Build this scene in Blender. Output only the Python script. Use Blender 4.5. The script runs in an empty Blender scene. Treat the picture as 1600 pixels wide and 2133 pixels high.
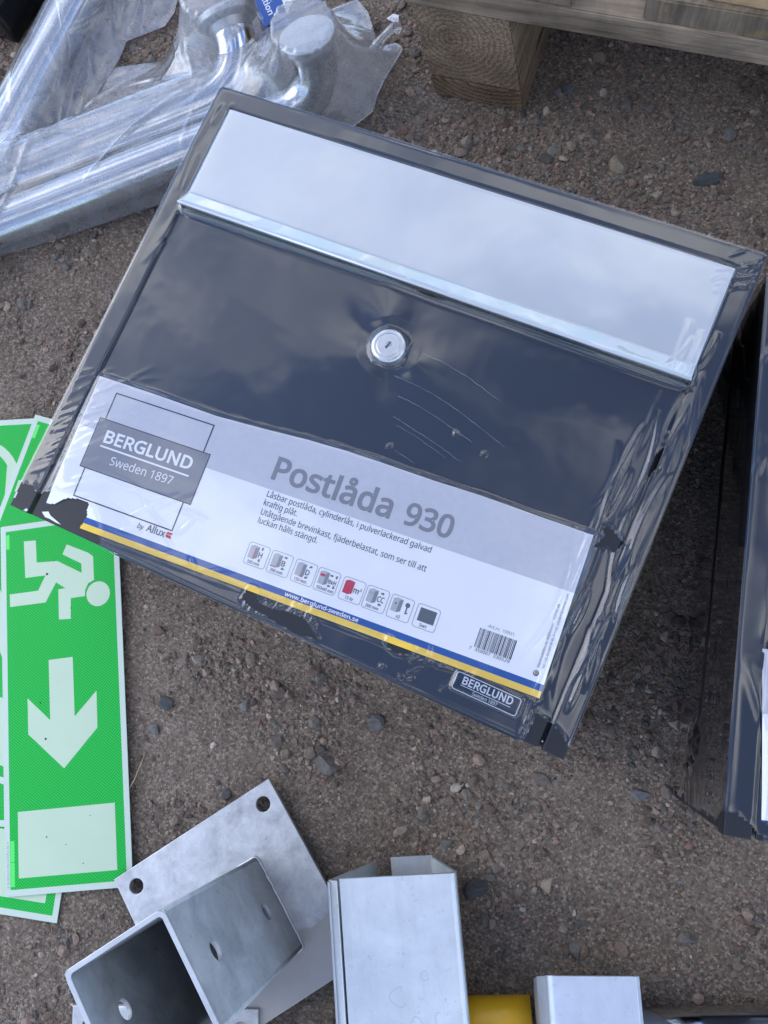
import bpy, bmesh, math, random
import numpy as np
from mathutils import Matrix, Vector

S = 0.001                      # all modelling numbers below are millimetres
random.seed(7)
rng = np.random.default_rng(7)
scene = bpy.context.scene
col = scene.collection
R = math.radians

# ------------------------------------------------------------------ camera
cam_d = bpy.data.cameras.new('camera')
cam = bpy.data.objects.new('camera', cam_d)
col.objects.link(cam)
cam_d.sensor_fit = 'HORIZONTAL'
cam_d.sensor_width = 36.0
cam_d.lens = 39.375
cam_d.clip_start = 0.01
cam_d.clip_end = 200.0
cm = Matrix(((0.988791, 0.028918, 0.146476, 0), (0.0, 0.981064, -0.193683, 0),
             (-0.149304, 0.191512, 0.970068, 0.655745), (0, 0, 0, 1)))
cam.matrix_world = cm
scene.camera = cam

# ------------------------------------------------------------------ sky, sun, exposure
SUN_EL, SUN_AZ = 32.0, -75.0          # azimuth clockwise from +Y
world = bpy.data.worlds.new('World')
scene.world = world
world.use_nodes = True
wn, wl = world.node_tree.nodes, world.node_tree.links
wn.clear()
wo = wn.new('ShaderNodeOutputWorld')
wb = wn.new('ShaderNodeBackground')
wb.inputs['Strength'].default_value = 0.15
sky = wn.new('ShaderNodeTexSky')
sky.sky_type = 'NISHITA'
sky.sun_disc = False
sky.sun_elevation = R(SUN_EL)
sky.sun_rotation = R(SUN_AZ)
sky.air_density = 1.0
sky.dust_density = 0.6
sky.ozone_density = 4.0
sky.altitude = 1500
tc = wn.new('ShaderNodeTexCoord')
sep = wn.new('ShaderNodeSeparateXYZ')
wl.new(tc.outputs['Generated'], sep.inputs[0])
zm = wn.new('ShaderNodeMath'); zm.operation = 'MAXIMUM'; zm.inputs[1].default_value = 0.0
wl.new(sep.outputs['Z'], zm.inputs[0])
za = wn.new('ShaderNodeMath'); za.operation = 'ADD'; za.inputs[1].default_value = 0.22
wl.new(zm.outputs[0], za.inputs[0])
dx = wn.new('ShaderNodeMath'); dx.operation = 'DIVIDE'
dy = wn.new('ShaderNodeMath'); dy.operation = 'DIVIDE'
wl.new(sep.outputs['X'], dx.inputs[0]); wl.new(za.outputs[0], dx.inputs[1])
wl.new(sep.outputs['Y'], dy.inputs[0]); wl.new(za.outputs[0], dy.inputs[1])
cmb = wn.new('ShaderNodeCombineXYZ')
wl.new(dx.outputs[0], cmb.inputs[0]); wl.new(dy.outputs[0], cmb.inputs[1])
cmb.inputs[2].default_value = 3.7
cn = wn.new('ShaderNodeTexNoise')
cn.inputs['Scale'].default_value = 2.7
cn.inputs['Detail'].default_value = 2.4
cn.inputs['Roughness'].default_value = 0.5
cn.inputs['Distortion'].default_value = 0.35
wl.new(cmb.outputs[0], cn.inputs['Vector'])
cr = wn.new('ShaderNodeMapRange')
cr.interpolation_type = 'SMOOTHSTEP'
cr.inputs['From Min'].default_value = 0.425
cr.inputs['From Max'].default_value = 0.72
wl.new(cn.outputs['Fac'], cr.inputs['Value'])
cmix = wn.new('ShaderNodeMix'); cmix.data_type = 'RGBA'
cmix.inputs['B'].default_value = (10.2, 10.4, 10.7, 1)
wl.new(cr.outputs[0], cmix.inputs['Factor'])
tint = wn.new('ShaderNodeMix'); tint.data_type = 'RGBA'; tint.blend_type = 'MULTIPLY'; tint.inputs['Factor'].default_value = 1.0
tint.inputs['B'].default_value = (0.80, 0.97, 1.20, 1)         # clear northern blue between the clouds
wl.new(sky.outputs[0], tint.inputs['A'])
wl.new(tint.outputs['Result'], cmix.inputs['A'])
wl.new(cmix.outputs['Result'], wb.inputs['Color'])
wl.new(wb.outputs[0], wo.inputs['Surface'])

sun_d = bpy.data.lights.new('sun', 'SUN')
sun_d.energy = 0.75
sun_d.angle = R(50)
sun_d.color = (1.0, 0.95, 0.88)
sun = bpy.data.objects.new('sun', sun_d)
col.objects.link(sun)
sdir = Vector((math.sin(R(SUN_AZ)) * math.cos(R(SUN_EL)), math.cos(R(SUN_AZ)) * math.cos(R(SUN_EL)), math.sin(R(SUN_EL))))
sun.rotation_euler = (-sdir).to_track_quat('-Z', 'Y').to_euler()

vs = scene.view_settings
vs.view_transform = 'Standard'
vs.look = 'None'
vs.exposure = 0.86
vs.gamma = 1.0
vs.use_curve_mapping = False
scene.render.engine = 'CYCLES'
scene.cycles.use_denoising = True
scene.cycles.max_bounces = 12
scene.cycles.transparent_max_bounces = 40
scene.cycles.caustics_reflective = False
scene.cycles.caustics_refractive = False

# ------------------------------------------------------------------ small numeric helpers
def hash2(i, j, seed):
    v = np.sin(i * 127.1 + j * 311.7 + seed * 74.7) * 43758.5453
    return v - np.floor(v)

def vnoise(x, y, seed=0):
    x = np.asarray(x, float); y = np.asarray(y, float)
    xi, yi = np.floor(x), np.floor(y)
    fx, fy = x - xi, y - yi
    fx = fx * fx * fx * (fx * (fx * 6 - 15) + 10); fy = fy * fy * fy * (fy * (fy * 6 - 15) + 10)
    a, b = hash2(xi, yi, seed), hash2(xi + 1, yi, seed)
    c, d = hash2(xi, yi + 1, seed), hash2(xi + 1, yi + 1, seed)
    return (a + (b - a) * fx) * (1 - fy) + (c + (d - c) * fx) * fy

def fbm(x, y, seed=0, oct=4, gain=0.5):
    s = 0.0; a = 1.0; t = 0.0
    for k in range(oct):
        s = s + a * vnoise(x * 2 ** k, y * 2 ** k, seed + k * 13); t += a; a *= gain
    return s / t

def in_poly(x, y, poly):
    x = np.asarray(x, float); y = np.asarray(y, float)
    r = np.zeros(x.shape, bool)
    n = len(poly)
    for i in range(n):
        x1, y1 = poly[i]; x2, y2 = poly[(i + 1) % n]
        if y1 == y2: continue
        c = ((y1 > y) != (y2 > y)) & (x < (x2 - x1) * (y - y1) / (y2 - y1) + x1)
        r ^= c
    return r

def near_poly(x, y, poly):
    """closest point on a closed polygon: distance, px, py"""
    best = np.full(x.shape, 1e9); bx = np.zeros(x.shape); by = np.zeros(x.shape)
    n = len(poly)
    for i in range(n):
        x1, y1 = poly[i]; x2, y2 = poly[(i + 1) % n]
        ex, ey = x2 - x1, y2 - y1
        L = ex * ex + ey * ey + 1e-9
        t = np.clip(((x - x1) * ex + (y - y1) * ey) / L, 0, 1)
        qx, qy = x1 + t * ex, y1 + t * ey
        d = np.hypot(x - qx, y - qy)
        m = d < best
        best[m] = d[m]; bx[m] = qx[m]; by[m] = qy[m]
    return best, bx, by

# ------------------------------------------------------------------ object helpers
def link(o, parent=None):
    col.objects.link(o)
    if parent is not None:
        o.parent = parent
    return o

def np_mesh(name, verts, faces, smooth=False):
    """verts (n,3) in millimetres, faces (m,k) array or list of tuples"""
    me = bpy.data.meshes.new(name)
    v = np.asarray(verts, float) * S
    if isinstance(faces, np.ndarray):
        n, k = faces.shape
        me.vertices.add(len(v)); me.vertices.foreach_set('co', v.astype(np.float32).ravel())
        me.loops.add(n * k); me.loops.foreach_set('vertex_index', faces.astype(np.int32).ravel())
        me.polygons.add(n); me.polygons.foreach_set('loop_start', np.arange(0, n * k, k, dtype=np.int32))
        me.update(calc_edges=True)
    else:
        me.from_pydata([tuple(p) for p in v], [], [tuple(f) for f in faces])
        me.update()
    me.polygons.foreach_set('use_smooth', np.full(len(me.polygons), smooth))
    return me

def obj(name, me, mats, parent=None, loc=(0, 0, 0), rotz=0.0):
    o = bpy.data.objects.new(name, me)
    if mats is not None:
        for m in (mats if isinstance(mats, (list, tuple)) else [mats]):
            me.materials.append(m)
    o.location = (loc[0] * S, loc[1] * S, loc[2] * S)
    o.rotation_euler = (0, 0, rotz)
    return link(o, parent)

def thing(name, label, cat, loc=(0, 0, 0), rotz=0.0, group=None):
    o = bpy.data.objects.new(name, None)
    o.empty_display_size = 0.02
    o.location = (loc[0] * S, loc[1] * S, loc[2] * S)
    o.rotation_euler = (0, 0, rotz)
    return tag(link(o), label, cat, group)

def tag(o, label, cat, group=None):
    o['label'] = label; o['category'] = cat
    if group: o['group'] = group
    return o

def outline_mesh(loops, thick=0.0, bevel=0.0, z=0.0):
    """filled 2D outline with holes; thick > 0 extrudes it (z is the bottom)"""
    c = bpy.data.curves.new('tmp', 'CURVE')
    c.dimensions = '2D'; c.fill_mode = 'BOTH'
    if thick:
        c.extrude = (thick / 2 - bevel) * S
        if bevel:
            c.bevel_depth = bevel * S; c.bevel_resolution = 1; c.offset = -bevel * S
    for L in loops:
        s = c.splines.new('POLY'); s.points.add(len(L) - 1)
        for p, q in zip(s.points, L):
            p.co = (q[0] * S, q[1] * S, 0, 1)
        s.use_cyclic_u = True
    o = bpy.data.objects.new('tmp', c)
    me = bpy.data.meshes.new_from_object(o)
    bpy.data.objects.remove(o); bpy.data.curves.remove(c)
    me.transform(Matrix.Translation((0, 0, (z + thick / 2) * S)))
    return me

def circle(cx, cy, r, n=28, a0=0.0):
    return [(cx + r * math.cos(a0 + 2 * math.pi * k / n), cy + r * math.sin(a0 + 2 * math.pi * k / n)) for k in range(n)]

def rrect(x0, y0, x1, y1, r, n=5):
    out = []
    for cx, cy, a in ((x1 - r, y0 + r, -90), (x1 - r, y1 - r, 0), (x0 + r, y1 - r, 90), (x0 + r, y0 + r, 180)):
        for k in range(n + 1):
            t = R(a + 90 * k / n); out.append((cx + r * math.cos(t), cy + r * math.sin(t)))
    return out

def rect(x0, y0, x1, y1):
    return [(x0, y0), (x1, y0), (x1, y1), (x0, y1)]

def box_mesh(x0, y0, z0, x1, y1, z1, bevel=0.0, seg=2):
    bm = bmesh.new()
    bmesh.ops.create_cube(bm, size=1.0)
    for v in bm.verts:
        v.co = Vector(((x0 + x1) / 2 + v.co.x * (x1 - x0), (y0 + y1) / 2 + v.co.y * (y1 - y0), (z0 + z1) / 2 + v.co.z * (z1 - z0))) * S
    if bevel:
        bmesh.ops.bevel(bm, geom=bm.edges[:], offset=bevel * S, segments=seg, affect='EDGES', profile=0.5)
    me = bpy.data.meshes.new('box'); bm.to_mesh(me); bm.free()
    return me

def tube_mesh(pts, rad, n=20, cap=True, closed=False):
    P = [Vector(p) for p in pts]
    rr = rad if isinstance(rad, (list, tuple)) else [rad] * len(P)
    V = []; F = []
    up = None
    for i, p in enumerate(P):
        t = (P[min(i + 1, len(P) - 1)] - P[max(i - 1, 0)]).normalized()
        if up is None:
            up = t.orthogonal().normalized()
        up = (up - t * up.dot(t)).normalized()
        b = t.cross(up)
        for k in range(n):
            a = 2 * math.pi * k / n
            V.append(p + (up * math.cos(a) + b * math.sin(a)) * rr[i])
    for i in range(len(P) - 1):
        for k in range(n):
            F.append((i * n + k, i * n + (k + 1) % n, (i + 1) * n + (k + 1) % n, (i + 1) * n + k))
    if cap:
        F.append(tuple(range(n - 1, -1, -1))); F.append(tuple((len(P) - 1) * n + k for k in range(n)))
    me = np_mesh('tube', [tuple(v) for v in V], F, True)
    for p in me.polygons:
        if len(p.vertices) > 4: p.use_smooth = False
    return me

def lathe_mesh(prof, n=40):
    V = []; F = []
    for r, z in prof:
        for k in range(n):
            a = 2 * math.pi * k / n; V.append((r * math.cos(a), r * math.sin(a), z))
    for i in range(len(prof) - 1):
        for k in range(n):
            F.append((i * n + k, i * n + (k + 1) % n, (i + 1) * n + (k + 1) % n, (i + 1) * n + k))
    F.append(tuple((len(prof) - 1) * n + k for k in range(n)))
    return np_mesh('lathe', V, F, False)

def grid_faces(nx, ny, keep=None):
    i = np.arange(nx - 1); j = np.arange(ny - 1)
    I, J = np.meshgrid(i, j, indexing='ij')
    a = I * ny + J
    F = np.stack([a, a + ny, a + ny + 1, a + 1], -1).reshape(-1, 4)
    if keep is not None:
        k = keep.ravel(); F = F[k[F].all(1)]
    return F

def compact(V, F):
    used = np.unique(F); m = np.full(len(V), -1); m[used] = np.arange(len(used))
    return V[used], m[F]

# ------------------------------------------------------------------ text and print
_tc = {}
try:
    import os
    SANS = bpy.data.fonts.load(os.path.join(bpy.utils.system_resource('DATAFILES', path='fonts'), 'NotoSansHebrew-Regular.woff2'))
except Exception:
    SANS = None
def glyphs(txt, bold=0.0):
    key = (txt, bold)
    if key not in _tc:
        c = bpy.data.curves.new('t', 'FONT'); c.body = txt; c.size = 1.0; c.resolution_u = 3
        multi = bold > 0 and 'g' in txt          # outline offset breaks this glyph: strike the word several times instead
        c.offset = 0.0 if multi else bold
        if SANS: c.font = SANS
        o = bpy.data.objects.new('t', c); me = bpy.data.meshes.new_from_object(o)
        v = np.array([p.co[:2] for p in me.vertices]); f = [tuple(p.vertices) for p in me.polygons]
        bpy.data.objects.remove(o); bpy.data.curves.remove(c); bpy.data.meshes.remove(me)
        v = np.concatenate([v, np.zeros((len(v), 1))], 1)
        if multi:
            V, Fm = [], []
            for k, (ox, oy) in enumerate(((0, 0), (bold, 0), (-bold, 0), (0, bold), (0, -bold))):
                Fm += [tuple(i + k * len(v) for i in t) for t in f]; V.append(v + np.array([ox, oy, 0.006 * k]))
            v, f = np.concatenate(V), Fm
        _tc[key] = (v, f)
    return _tc[key]

def cap_height():
    return glyphs('H')[0][:, 1].max()

def text2d(txt, x, y, width, cap, ang=0.0, bold=0.0, shear=0.0):
    """baseline starts at x, y; fitted to width and cap height (both mm)"""
    v, f = glyphs(txt, bold)
    v = v.copy()
    x0, x1 = v[:, 0].min(), v[:, 0].max()
    v[:, 0] = (v[:, 0] - x0) / (x1 - x0) * width
    v[:, 1] = v[:, 1] / cap_height() * cap
    v[:, 0] = v[:, 0] + v[:, 1] * shear
    c, s = math.cos(ang), math.sin(ang)
    return np.stack([x + v[:, 0] * c - v[:, 1] * s, y + v[:, 0] * s + v[:, 1] * c, v[:, 2]], 1), f

def poly2d(loops):
    me = outline_mesh(loops)
    v = np.array([p.co[:2] for p in me.vertices]) / S; f = [tuple(p.vertices) for p in me.polygons]
    bpy.data.meshes.remove(me)
    return v, f

def gridrect(x0, y0, x1, y1, st=4.0):
    nx, ny = max(2, int((x1 - x0) / st) + 2), max(2, int((y1 - y0) / st) + 2)
    X, Y = np.meshgrid(np.linspace(x0, x1, nx), np.linspace(y0, y1, ny), indexing='ij')
    return np.stack([X.ravel(), Y.ravel()], 1), [tuple(int(q) for q in f) for f in grid_faces(nx, ny)]

class Print:
    """flat ink shapes collected into one mesh, laid on a surface by zfun"""
    def __init__(self): self.v = []; self.f = []; self.m = []; self.mats = []
    def add(self, vf, mat, lift=0.0):
        v, f = vf
        if mat not in self.mats: self.mats.append(mat)
        o = len(self.v)
        self.v += [(p[0], p[1], lift + (p[2] if len(p) > 2 else 0.0)) for p in v]
        self.f += [tuple(i + o for i in t) for t in f]
        self.m += [self.mats.index(mat)] * len(f)
        return self
    def build(self, name, parent, fn, loc=(0, 0, 0)):
        v = np.array(self.v); xyz = fn(v[:, 0], v[:, 1]); xyz[:, 2] += v[:, 2]
        me = np_mesh(name, xyz, self.f)
        me.polygons.foreach_set('material_index', self.m)
        return obj(name, me, self.mats, parent, loc)

# ------------------------------------------------------------------ materials
def new_mat(name):
    m = bpy.data.materials.new(name); m.use_nodes = True
    nt = m.node_tree; nt.nodes.clear()
    out = nt.nodes.new('ShaderNodeOutputMaterial')
    return m, nt, out

def pbsdf(nt, colr=(0.5, 0.5, 0.5), rough=0.5, metal=0.0, spec=0.5):
    b = nt.nodes.new('ShaderNodeBsdfPrincipled')
    b.inputs['Base Color'].default_value = (*colr, 1); b.inputs['Roughness'].default_value = rough
    b.inputs['Metallic'].default_value = metal; b.inputs['Specular IOR Level'].default_value = spec
    return b

def noise_node(nt, scale, detail=4.0, rough=0.55, dist=0.0, vec=None):
    n = nt.nodes.new('ShaderNodeTexNoise')
    n.inputs['Scale'].default_value = scale; n.inputs['Detail'].default_value = detail
    n.inputs['Roughness'].default_value = rough; n.inputs['Distortion'].default_value = dist
    if vec is not None: nt.links.new(vec, n.inputs['Vector'])
    return n

def objcoord(nt, scale=(1, 1, 1), loc=(0, 0, 0), rot=(0, 0, 0)):
    t = nt.nodes.new('ShaderNodeTexCoord'); mp = nt.nodes.new('ShaderNodeMapping')
    mp.inputs['Scale'].default_value = scale; mp.inputs['Location'].default_value = loc; mp.inputs['Rotation'].default_value = rot
    nt.links.new(t.outputs['Object'], mp.inputs['Vector'])
    return mp.outputs['Vector']

def ramp(nt, fac, stops):
    r = nt.nodes.new('ShaderNodeValToRGB')
    e = r.color_ramp.elements
    while len(e) < len(stops): e.new(0.5)
    for k, (p, c) in enumerate(stops):
        e[k].position = p; e[k].color = (*c, 1)
    nt.links.new(fac, r.inputs['Fac'])
    return r.outputs['Color']

def mixc(nt, fac, a, b, mode='MIX'):
    m = nt.nodes.new('ShaderNodeMix'); m.data_type = 'RGBA'; m.blend_type = mode
    for sock, val in (('Factor', fac), ('A', a), ('B', b)):
        if hasattr(val, 'links'): nt.links.new(val, m.inputs[sock])
        elif sock == 'Factor': m.inputs[sock].default_value = val
        else: m.inputs[sock].default_value = (*val, 1)
    return m.outputs['Result']

def bump(nt, height, strength=0.3, dist=0.001, normal=None):
    b = nt.nodes.new('ShaderNodeBump')
    b.inputs['Strength'].default_value = strength; b.inputs['Distance'].default_value = dist
    nt.links.new(height, b.inputs['Height'])
    if normal is not None: nt.links.new(normal, b.inputs['Normal'])
    return b.outputs['Normal']

def simple(name, colr, rough=0.5, metal=0.0, spec=0.5, var=0.0, vscale=60.0, bmp=0.0, bscale=900.0, coat=0.0):
    m, nt, out = new_mat(name)
    b = pbsdf(nt, colr, rough, metal, spec)
    b.inputs['Coat Weight'].default_value = coat; b.inputs['Coat Roughness'].default_value = 0.08
    vec = objcoord(nt)
    if var:
        n = noise_node(nt, vscale, 5, 0.6, 0, vec)
        lo = tuple(max(c * (1 - var), 0) for c in colr); hi = tuple(min(c * (1 + var), 1) for c in colr)
        nt.links.new(ramp(nt, n.outputs['Fac'], ((0.3, lo), (0.7, hi))), b.inputs['Base Color'])
    if bmp:
        n2 = noise_node(nt, bscale, 3, 0.6, 0, vec)
        nt.links.new(bump(nt, n2.outputs['Fac'], bmp, 0.0005), b.inputs['Normal'])
    nt.links.new(b.outputs[0], out.inputs['Surface'])
    return m

def ink(name, colr, rough=0.5):
    return simple(name, colr, rough, 0, 0.3, 0.04, 200)

M_black = simple('black_powder_coat', (0.009, 0.010, 0.013), 0.42, 0, 0.5, 0.05, 90)
M_silver = simple('silver_lacquer', (0.55, 0.57, 0.58), 0.36, 0.45, 0.5, 0.05, 18, 0.05, 3000)
M_lock = simple('nickel', (0.72, 0.70, 0.66), 0.28, 1.0, 0.5, 0.06, 300, 0.1, 1500)
M_dark = simple('keyhole_dark', (0.012, 0.012, 0.012), 0.5)
M_paper = simple('white_paper', (0.80, 0.80, 0.82), 0.45, 0, 0.4, 0.02, 40, 0.15, 500)
M_band = ink('paper_grey_band', (0.52, 0.52, 0.56), 0.45)
M_blue = ink('print_blue', (0.022, 0.085, 0.30), 0.4)
M_yel = ink('print_yellow', (0.80, 0.53, 0.07), 0.4)
M_ink = ink('print_black', (0.035, 0.035, 0.04))
M_ink2 = ink('print_mid_grey', (0.22, 0.22, 0.235))
M_ink3 = ink('print_light_grey', (0.42, 0.43, 0.45))
M_ink4 = ink('print_dark_grey', (0.11, 0.115, 0.125))
M_red = ink('print_red', (0.50, 0.03, 0.06))
M_white = ink('print_white', (0.80, 0.80, 0.82))
M_chrome_ink = simple('badge_silver', (0.75, 0.76, 0.78), 0.3, 0.7)
M_badge = simple('badge_black', (0.012, 0.013, 0.016), 0.2, 0, 0.5, 0.2, 150, coat=0.4)
M_chip = simple('bare_chip', (0.62, 0.62, 0.60), 0.6)

def film_material(name, gain=1.7, haze=0.012, rough=0.03, wave=0.0):
    """thin clear plastic: transparent with a Fresnel reflection from both faces"""
    m, nt, out = new_mat(name)
    tr = nt.nodes.new('ShaderNodeBsdfTransparent'); tr.inputs['Color'].default_value = (0.965, 0.968, 0.972, 1)
    gl = nt.nodes.new('ShaderNodeBsdfGlossy'); gl.inputs['Roughness'].default_value = rough
    gl.inputs['Color'].default_value = (1, 1, 1, 1)
    df = nt.nodes.new('ShaderNodeBsdfDiffuse'); df.inputs['Color'].default_value = (0.75, 0.76, 0.78, 1)
    tl = nt.nodes.new('ShaderNodeBsdfTranslucent'); tl.inputs['Color'].default_value = (0.75, 0.76, 0.78, 1)
    hz = nt.nodes.new('ShaderNodeMixShader'); hz.inputs[0].default_value = 0.5
    nt.links.new(df.outputs[0], hz.inputs[1]); nt.links.new(tl.outputs[0], hz.inputs[2])
    fr = nt.nodes.new('ShaderNodeFresnel')
    ge = nt.nodes.new('ShaderNodeNewGeometry')           # a thin sheet: air on both sides, so the same index from either face
    io = nt.nodes.new('ShaderNodeMapRange'); io.inputs['To Min'].default_value = 1.5; io.inputs['To Max'].default_value = 1 / 1.5
    nt.links.new(ge.outputs['Backfacing'], io.inputs['Value']); nt.links.new(io.outputs[0], fr.inputs['IOR'])
    mu = nt.nodes.new('ShaderNodeMath'); mu.operation = 'MULTIPLY'; mu.inputs[1].default_value = gain; mu.use_clamp = True
    nt.links.new(fr.outputs[0], mu.inputs[0])
    m1 = nt.nodes.new('ShaderNodeMixShader'); m2 = nt.nodes.new('ShaderNodeMixShader')
    vec = objcoord(nt)
    hn = noise_node(nt, 55, 5, 0.65, 0.6, vec)
    hr = nt.nodes.new('ShaderNodeMapRange'); hr.inputs['From Min'].default_value = 0.3; hr.inputs['From Max'].default_value = 0.75
    hr.inputs['To Min'].default_value = haze * 0.55; hr.inputs['To Max'].default_value = haze * 1.5
    nt.links.new(hn.outputs['Fac'], hr.inputs['Value']); nt.links.new(hr.outputs[0], m1.inputs[0])
    nt.links.new(tr.outputs[0], m1.inputs[1]); nt.links.new(hz.outputs[0], m1.inputs[2])
    nt.links.new(mu.outputs[0], m2.inputs[0])
    nt.links.new(m1.outputs[0], m2.inputs[1]); nt.links.new(gl.outputs[0], m2.inputs[2])
    if wave:
        n2 = noise_node(nt, 26, 2, 0.5, 0.4, vec)
        nm = bump(nt, n2.outputs['Fac'], wave, 0.002)
        nt.links.new(nm, gl.inputs['Normal']); nt.links.new(nm, fr.inputs['Normal'])
    nt.links.new(m2.outputs[0], out.inputs['Surface'])
    return m

M_film = film_material('shrink_film', 1.95, 0.003, 0.03, 0.05)
M_bag = film_material('polythene', 1.9, 0.33, 0.16, 0.12)
M_scr = simple('scuffed_film', (0.30, 0.32, 0.36), 0.5)

def galvanised(name, colr, rough, spangle=0.12, stain=None, scale=160, metal=0.82, big=34, streak=0.0):
    m, nt, out = new_mat(name)
    b = pbsdf(nt, colr, rough, metal)
    vec = objcoord(nt)
    n1 = noise_node(nt, big, 8, 0.72, 0.4, vec)
    n2 = noise_node(nt, scale, 4, 0.6, 0.2, vec)
    vo = nt.nodes.new('ShaderNodeTexVoronoi'); vo.inputs['Scale'].default_value = 75
    nt.links.new(vec, vo.inputs['Vector'])
    lo = tuple(c * (1 - spangle * 2.2) for c in colr); hi = tuple(min(1, c * (1 + spangle)) for c in colr)
    c1 = ramp(nt, n1.outputs['Fac'], ((0.30, lo), (0.66, hi)))
    c2 = mixc(nt, 0.10, c1, vo.outputs['Distance'], 'SOFT_LIGHT')
    sp = ramp(nt, n2.outputs['Fac'], ((0.62, (1, 1, 1)), (0.78, (0.55, 0.54, 0.53))))
    c3 = mixc(nt, 0.7, c2, sp, 'MULTIPLY')
    if streak:                                   # rolling and drip marks along the sheet
        sn = noise_node(nt, 1.0, 5, 0.7, 0.2, objcoord(nt, (120, 6, 120)))
        c3 = mixc(nt, streak, c3, ramp(nt, sn.outputs['Fac'], ((0.30, (0.78, 0.79, 0.78)), (0.52, (1, 1, 1)))), 'MULTIPLY')
        s2 = noise_node(nt, 1.0, 3, 0.6, 0.5, objcoord(nt, (70, 14, 70), (0.4, 0.1, 0)))
        f2 = nt.nodes.new('ShaderNodeMapRange'); f2.inputs['From Min'].default_value = 0.60; f2.inputs['From Max'].default_value = 0.72; f2.inputs['To Max'].default_value = 0.35
        nt.links.new(s2.outputs['Fac'], f2.inputs['Value'])
        c3 = mixc(nt, f2.outputs[0], c3, (0.62, 0.60, 0.53))
    if stain:
        c3 = stain(nt, c3, vec)
    nt.links.new(c3, b.inputs['Base Color'])
    rr = nt.nodes.new('ShaderNodeMapRange'); rr.inputs['To Min'].default_value = rough * 0.8; rr.inputs['To Max'].default_value = min(1, rough * 1.3)
    nt.links.new(n1.outputs['Fac'], rr.inputs['Value']); nt.links.new(rr.outputs[0], b.inputs['Roughness'])
    nt.links.new(bump(nt, n2.outputs['Fac'], 0.22, 0.0006), b.inputs['Normal'])
    nt.links.new(b.outputs[0], out.inputs['Surface'])
    return m

def plate_stain(nt, c, vec):
    """dull dip line across one corner of the plate"""
    sp = nt.nodes.new('ShaderNodeSeparateXYZ'); nt.links.new(vec, sp.inputs[0])
    a = nt.nodes.new('ShaderNodeMath'); a.operation = 'MULTIPLY'; a.inputs[1].default_value = -1.0
    nt.links.new(sp.outputs['Y'], a.inputs[0])
    d = nt.nodes.new('ShaderNodeMath'); d.operation = 'ADD'
    e = nt.nodes.new('ShaderNodeMath'); e.operation = 'MULTIPLY'; e.inputs[1].default_value = 0.06
    nt.links.new(sp.outputs['X'], e.inputs[0]); nt.links.new(e.outputs[0], d.inputs[0]); nt.links.new(a.outputs[0], d.inputs[1])
    n = noise_node(nt, 90, 4, 0.6, 0, vec)
    k = nt.nodes.new('ShaderNodeMath'); k.operation = 'MULTIPLY_ADD'; k.inputs[1].default_value = 0.018
    nt.links.new(n.outputs['Fac'], k.inputs[0]); nt.links.new(d.outputs[0], k.inputs[2])
    g = nt.nodes.new('ShaderNodeMapRange'); g.inputs['From Min'].default_value = 0.120; g.inputs['From Max'].default_value = 0.1215
    nt.links.new(k.outputs[0], g.inputs['Value'])
    return mixc(nt, g.outputs[0], c, mixc(nt, 0.85, c, (0.40, 0.375, 0.34)))

M_galv = galvanised('galvanised_plate', (0.56, 0.565, 0.57), 0.5, 0.17, plate_stain, 240, 0.75, 46)
M_galv2 = galvanised('galvanised_tube', (0.43, 0.455, 0.46), 0.5, 0.16, None, 160, 0.08)
M_galvrim = galvanised('galvanised_edge', (0.56, 0.57, 0.575), 0.45, 0.05)
M_alu = galvanised('zinc_sheet', (0.72, 0.755, 0.765), 0.46, 0.05, None, 300, 0.82, 30, 0.3)
M_alu2 = galvanised('zinc_sheet_blue', (0.63, 0.675, 0.73), 0.42, 0.05, None, 300, 0.82, 30, 0.25)
M_pipe = simple('polished_steel', (0.76, 0.77, 0.78), 0.17, 1.0, 0.5, 0.03, 60)
M_flange = simple('satin_steel', (0.50, 0.51, 0.52), 0.42, 1.0, 0.5, 0.08, 80)
M_steel = simple('dark_steel', (0.50, 0.51, 0.53), 0.14, 1.0, 0.5, 0.1, 40)
M_yrod = simple('yellow_paint', (0.75, 0.42, 0.015), 0.32, 0, 0.5, 0.05, 40, 0.1, 300)
M_blackplastic = simple('black_gloss', (0.008, 0.008, 0.009), 0.22, 0, 0.5, 0.3, 30, 0.3, 60)
M_cardblue = simple('card_blue', (0.025, 0.10, 0.36), 0.4, 0, 0.4, 0.04, 60)
M_cardwhite = simple('card_white', (0.74, 0.75, 0.76), 0.4)
M_cardedge = simple('card_dark', (0.03, 0.028, 0.025), 0.6)

def sign_green():
    m, nt, out = new_mat('sign_green')
    b = pbsdf(nt, (0.02, 0.6, 0.1), 0.42, 0, 0.2)
    vec = objcoord(nt, (1, 1, 0), (0, 0, 0), (0, 0, R(40)))
    sp = nt.nodes.new('ShaderNodeSeparateXYZ'); nt.links.new(vec, sp.inputs[0])
    prod = None
    for ax in ('X', 'Y'):
        k = nt.nodes.new('ShaderNodeMath'); k.operation = 'MULTIPLY'; k.inputs[1].default_value = 2 * math.pi / 0.00178
        s = nt.nodes.new('ShaderNodeMath'); s.operation = 'SINE'
        nt.links.new(sp.outputs[ax], k.inputs[0]); nt.links.new(k.outputs[0], s.inputs[0])
        if prod is None: prod = s
        else:
            p = nt.nodes.new('ShaderNodeMath'); p.operation = 'ADD'
            nt.links.new(prod.outputs[0], p.inputs[0]); nt.links.new(s.outputs[0], p.inputs[1]); prod = p
    c = ramp(nt, prod.outputs[0], ((0.0, (0.006, 0.37, 0.040)), (0.9, (0.034, 0.57, 0.095))))
    nt.links.new(c, b.inputs['Base Color'])
    nt.links.new(b.outputs[0], out.inputs['Surface'])
    return m

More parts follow.
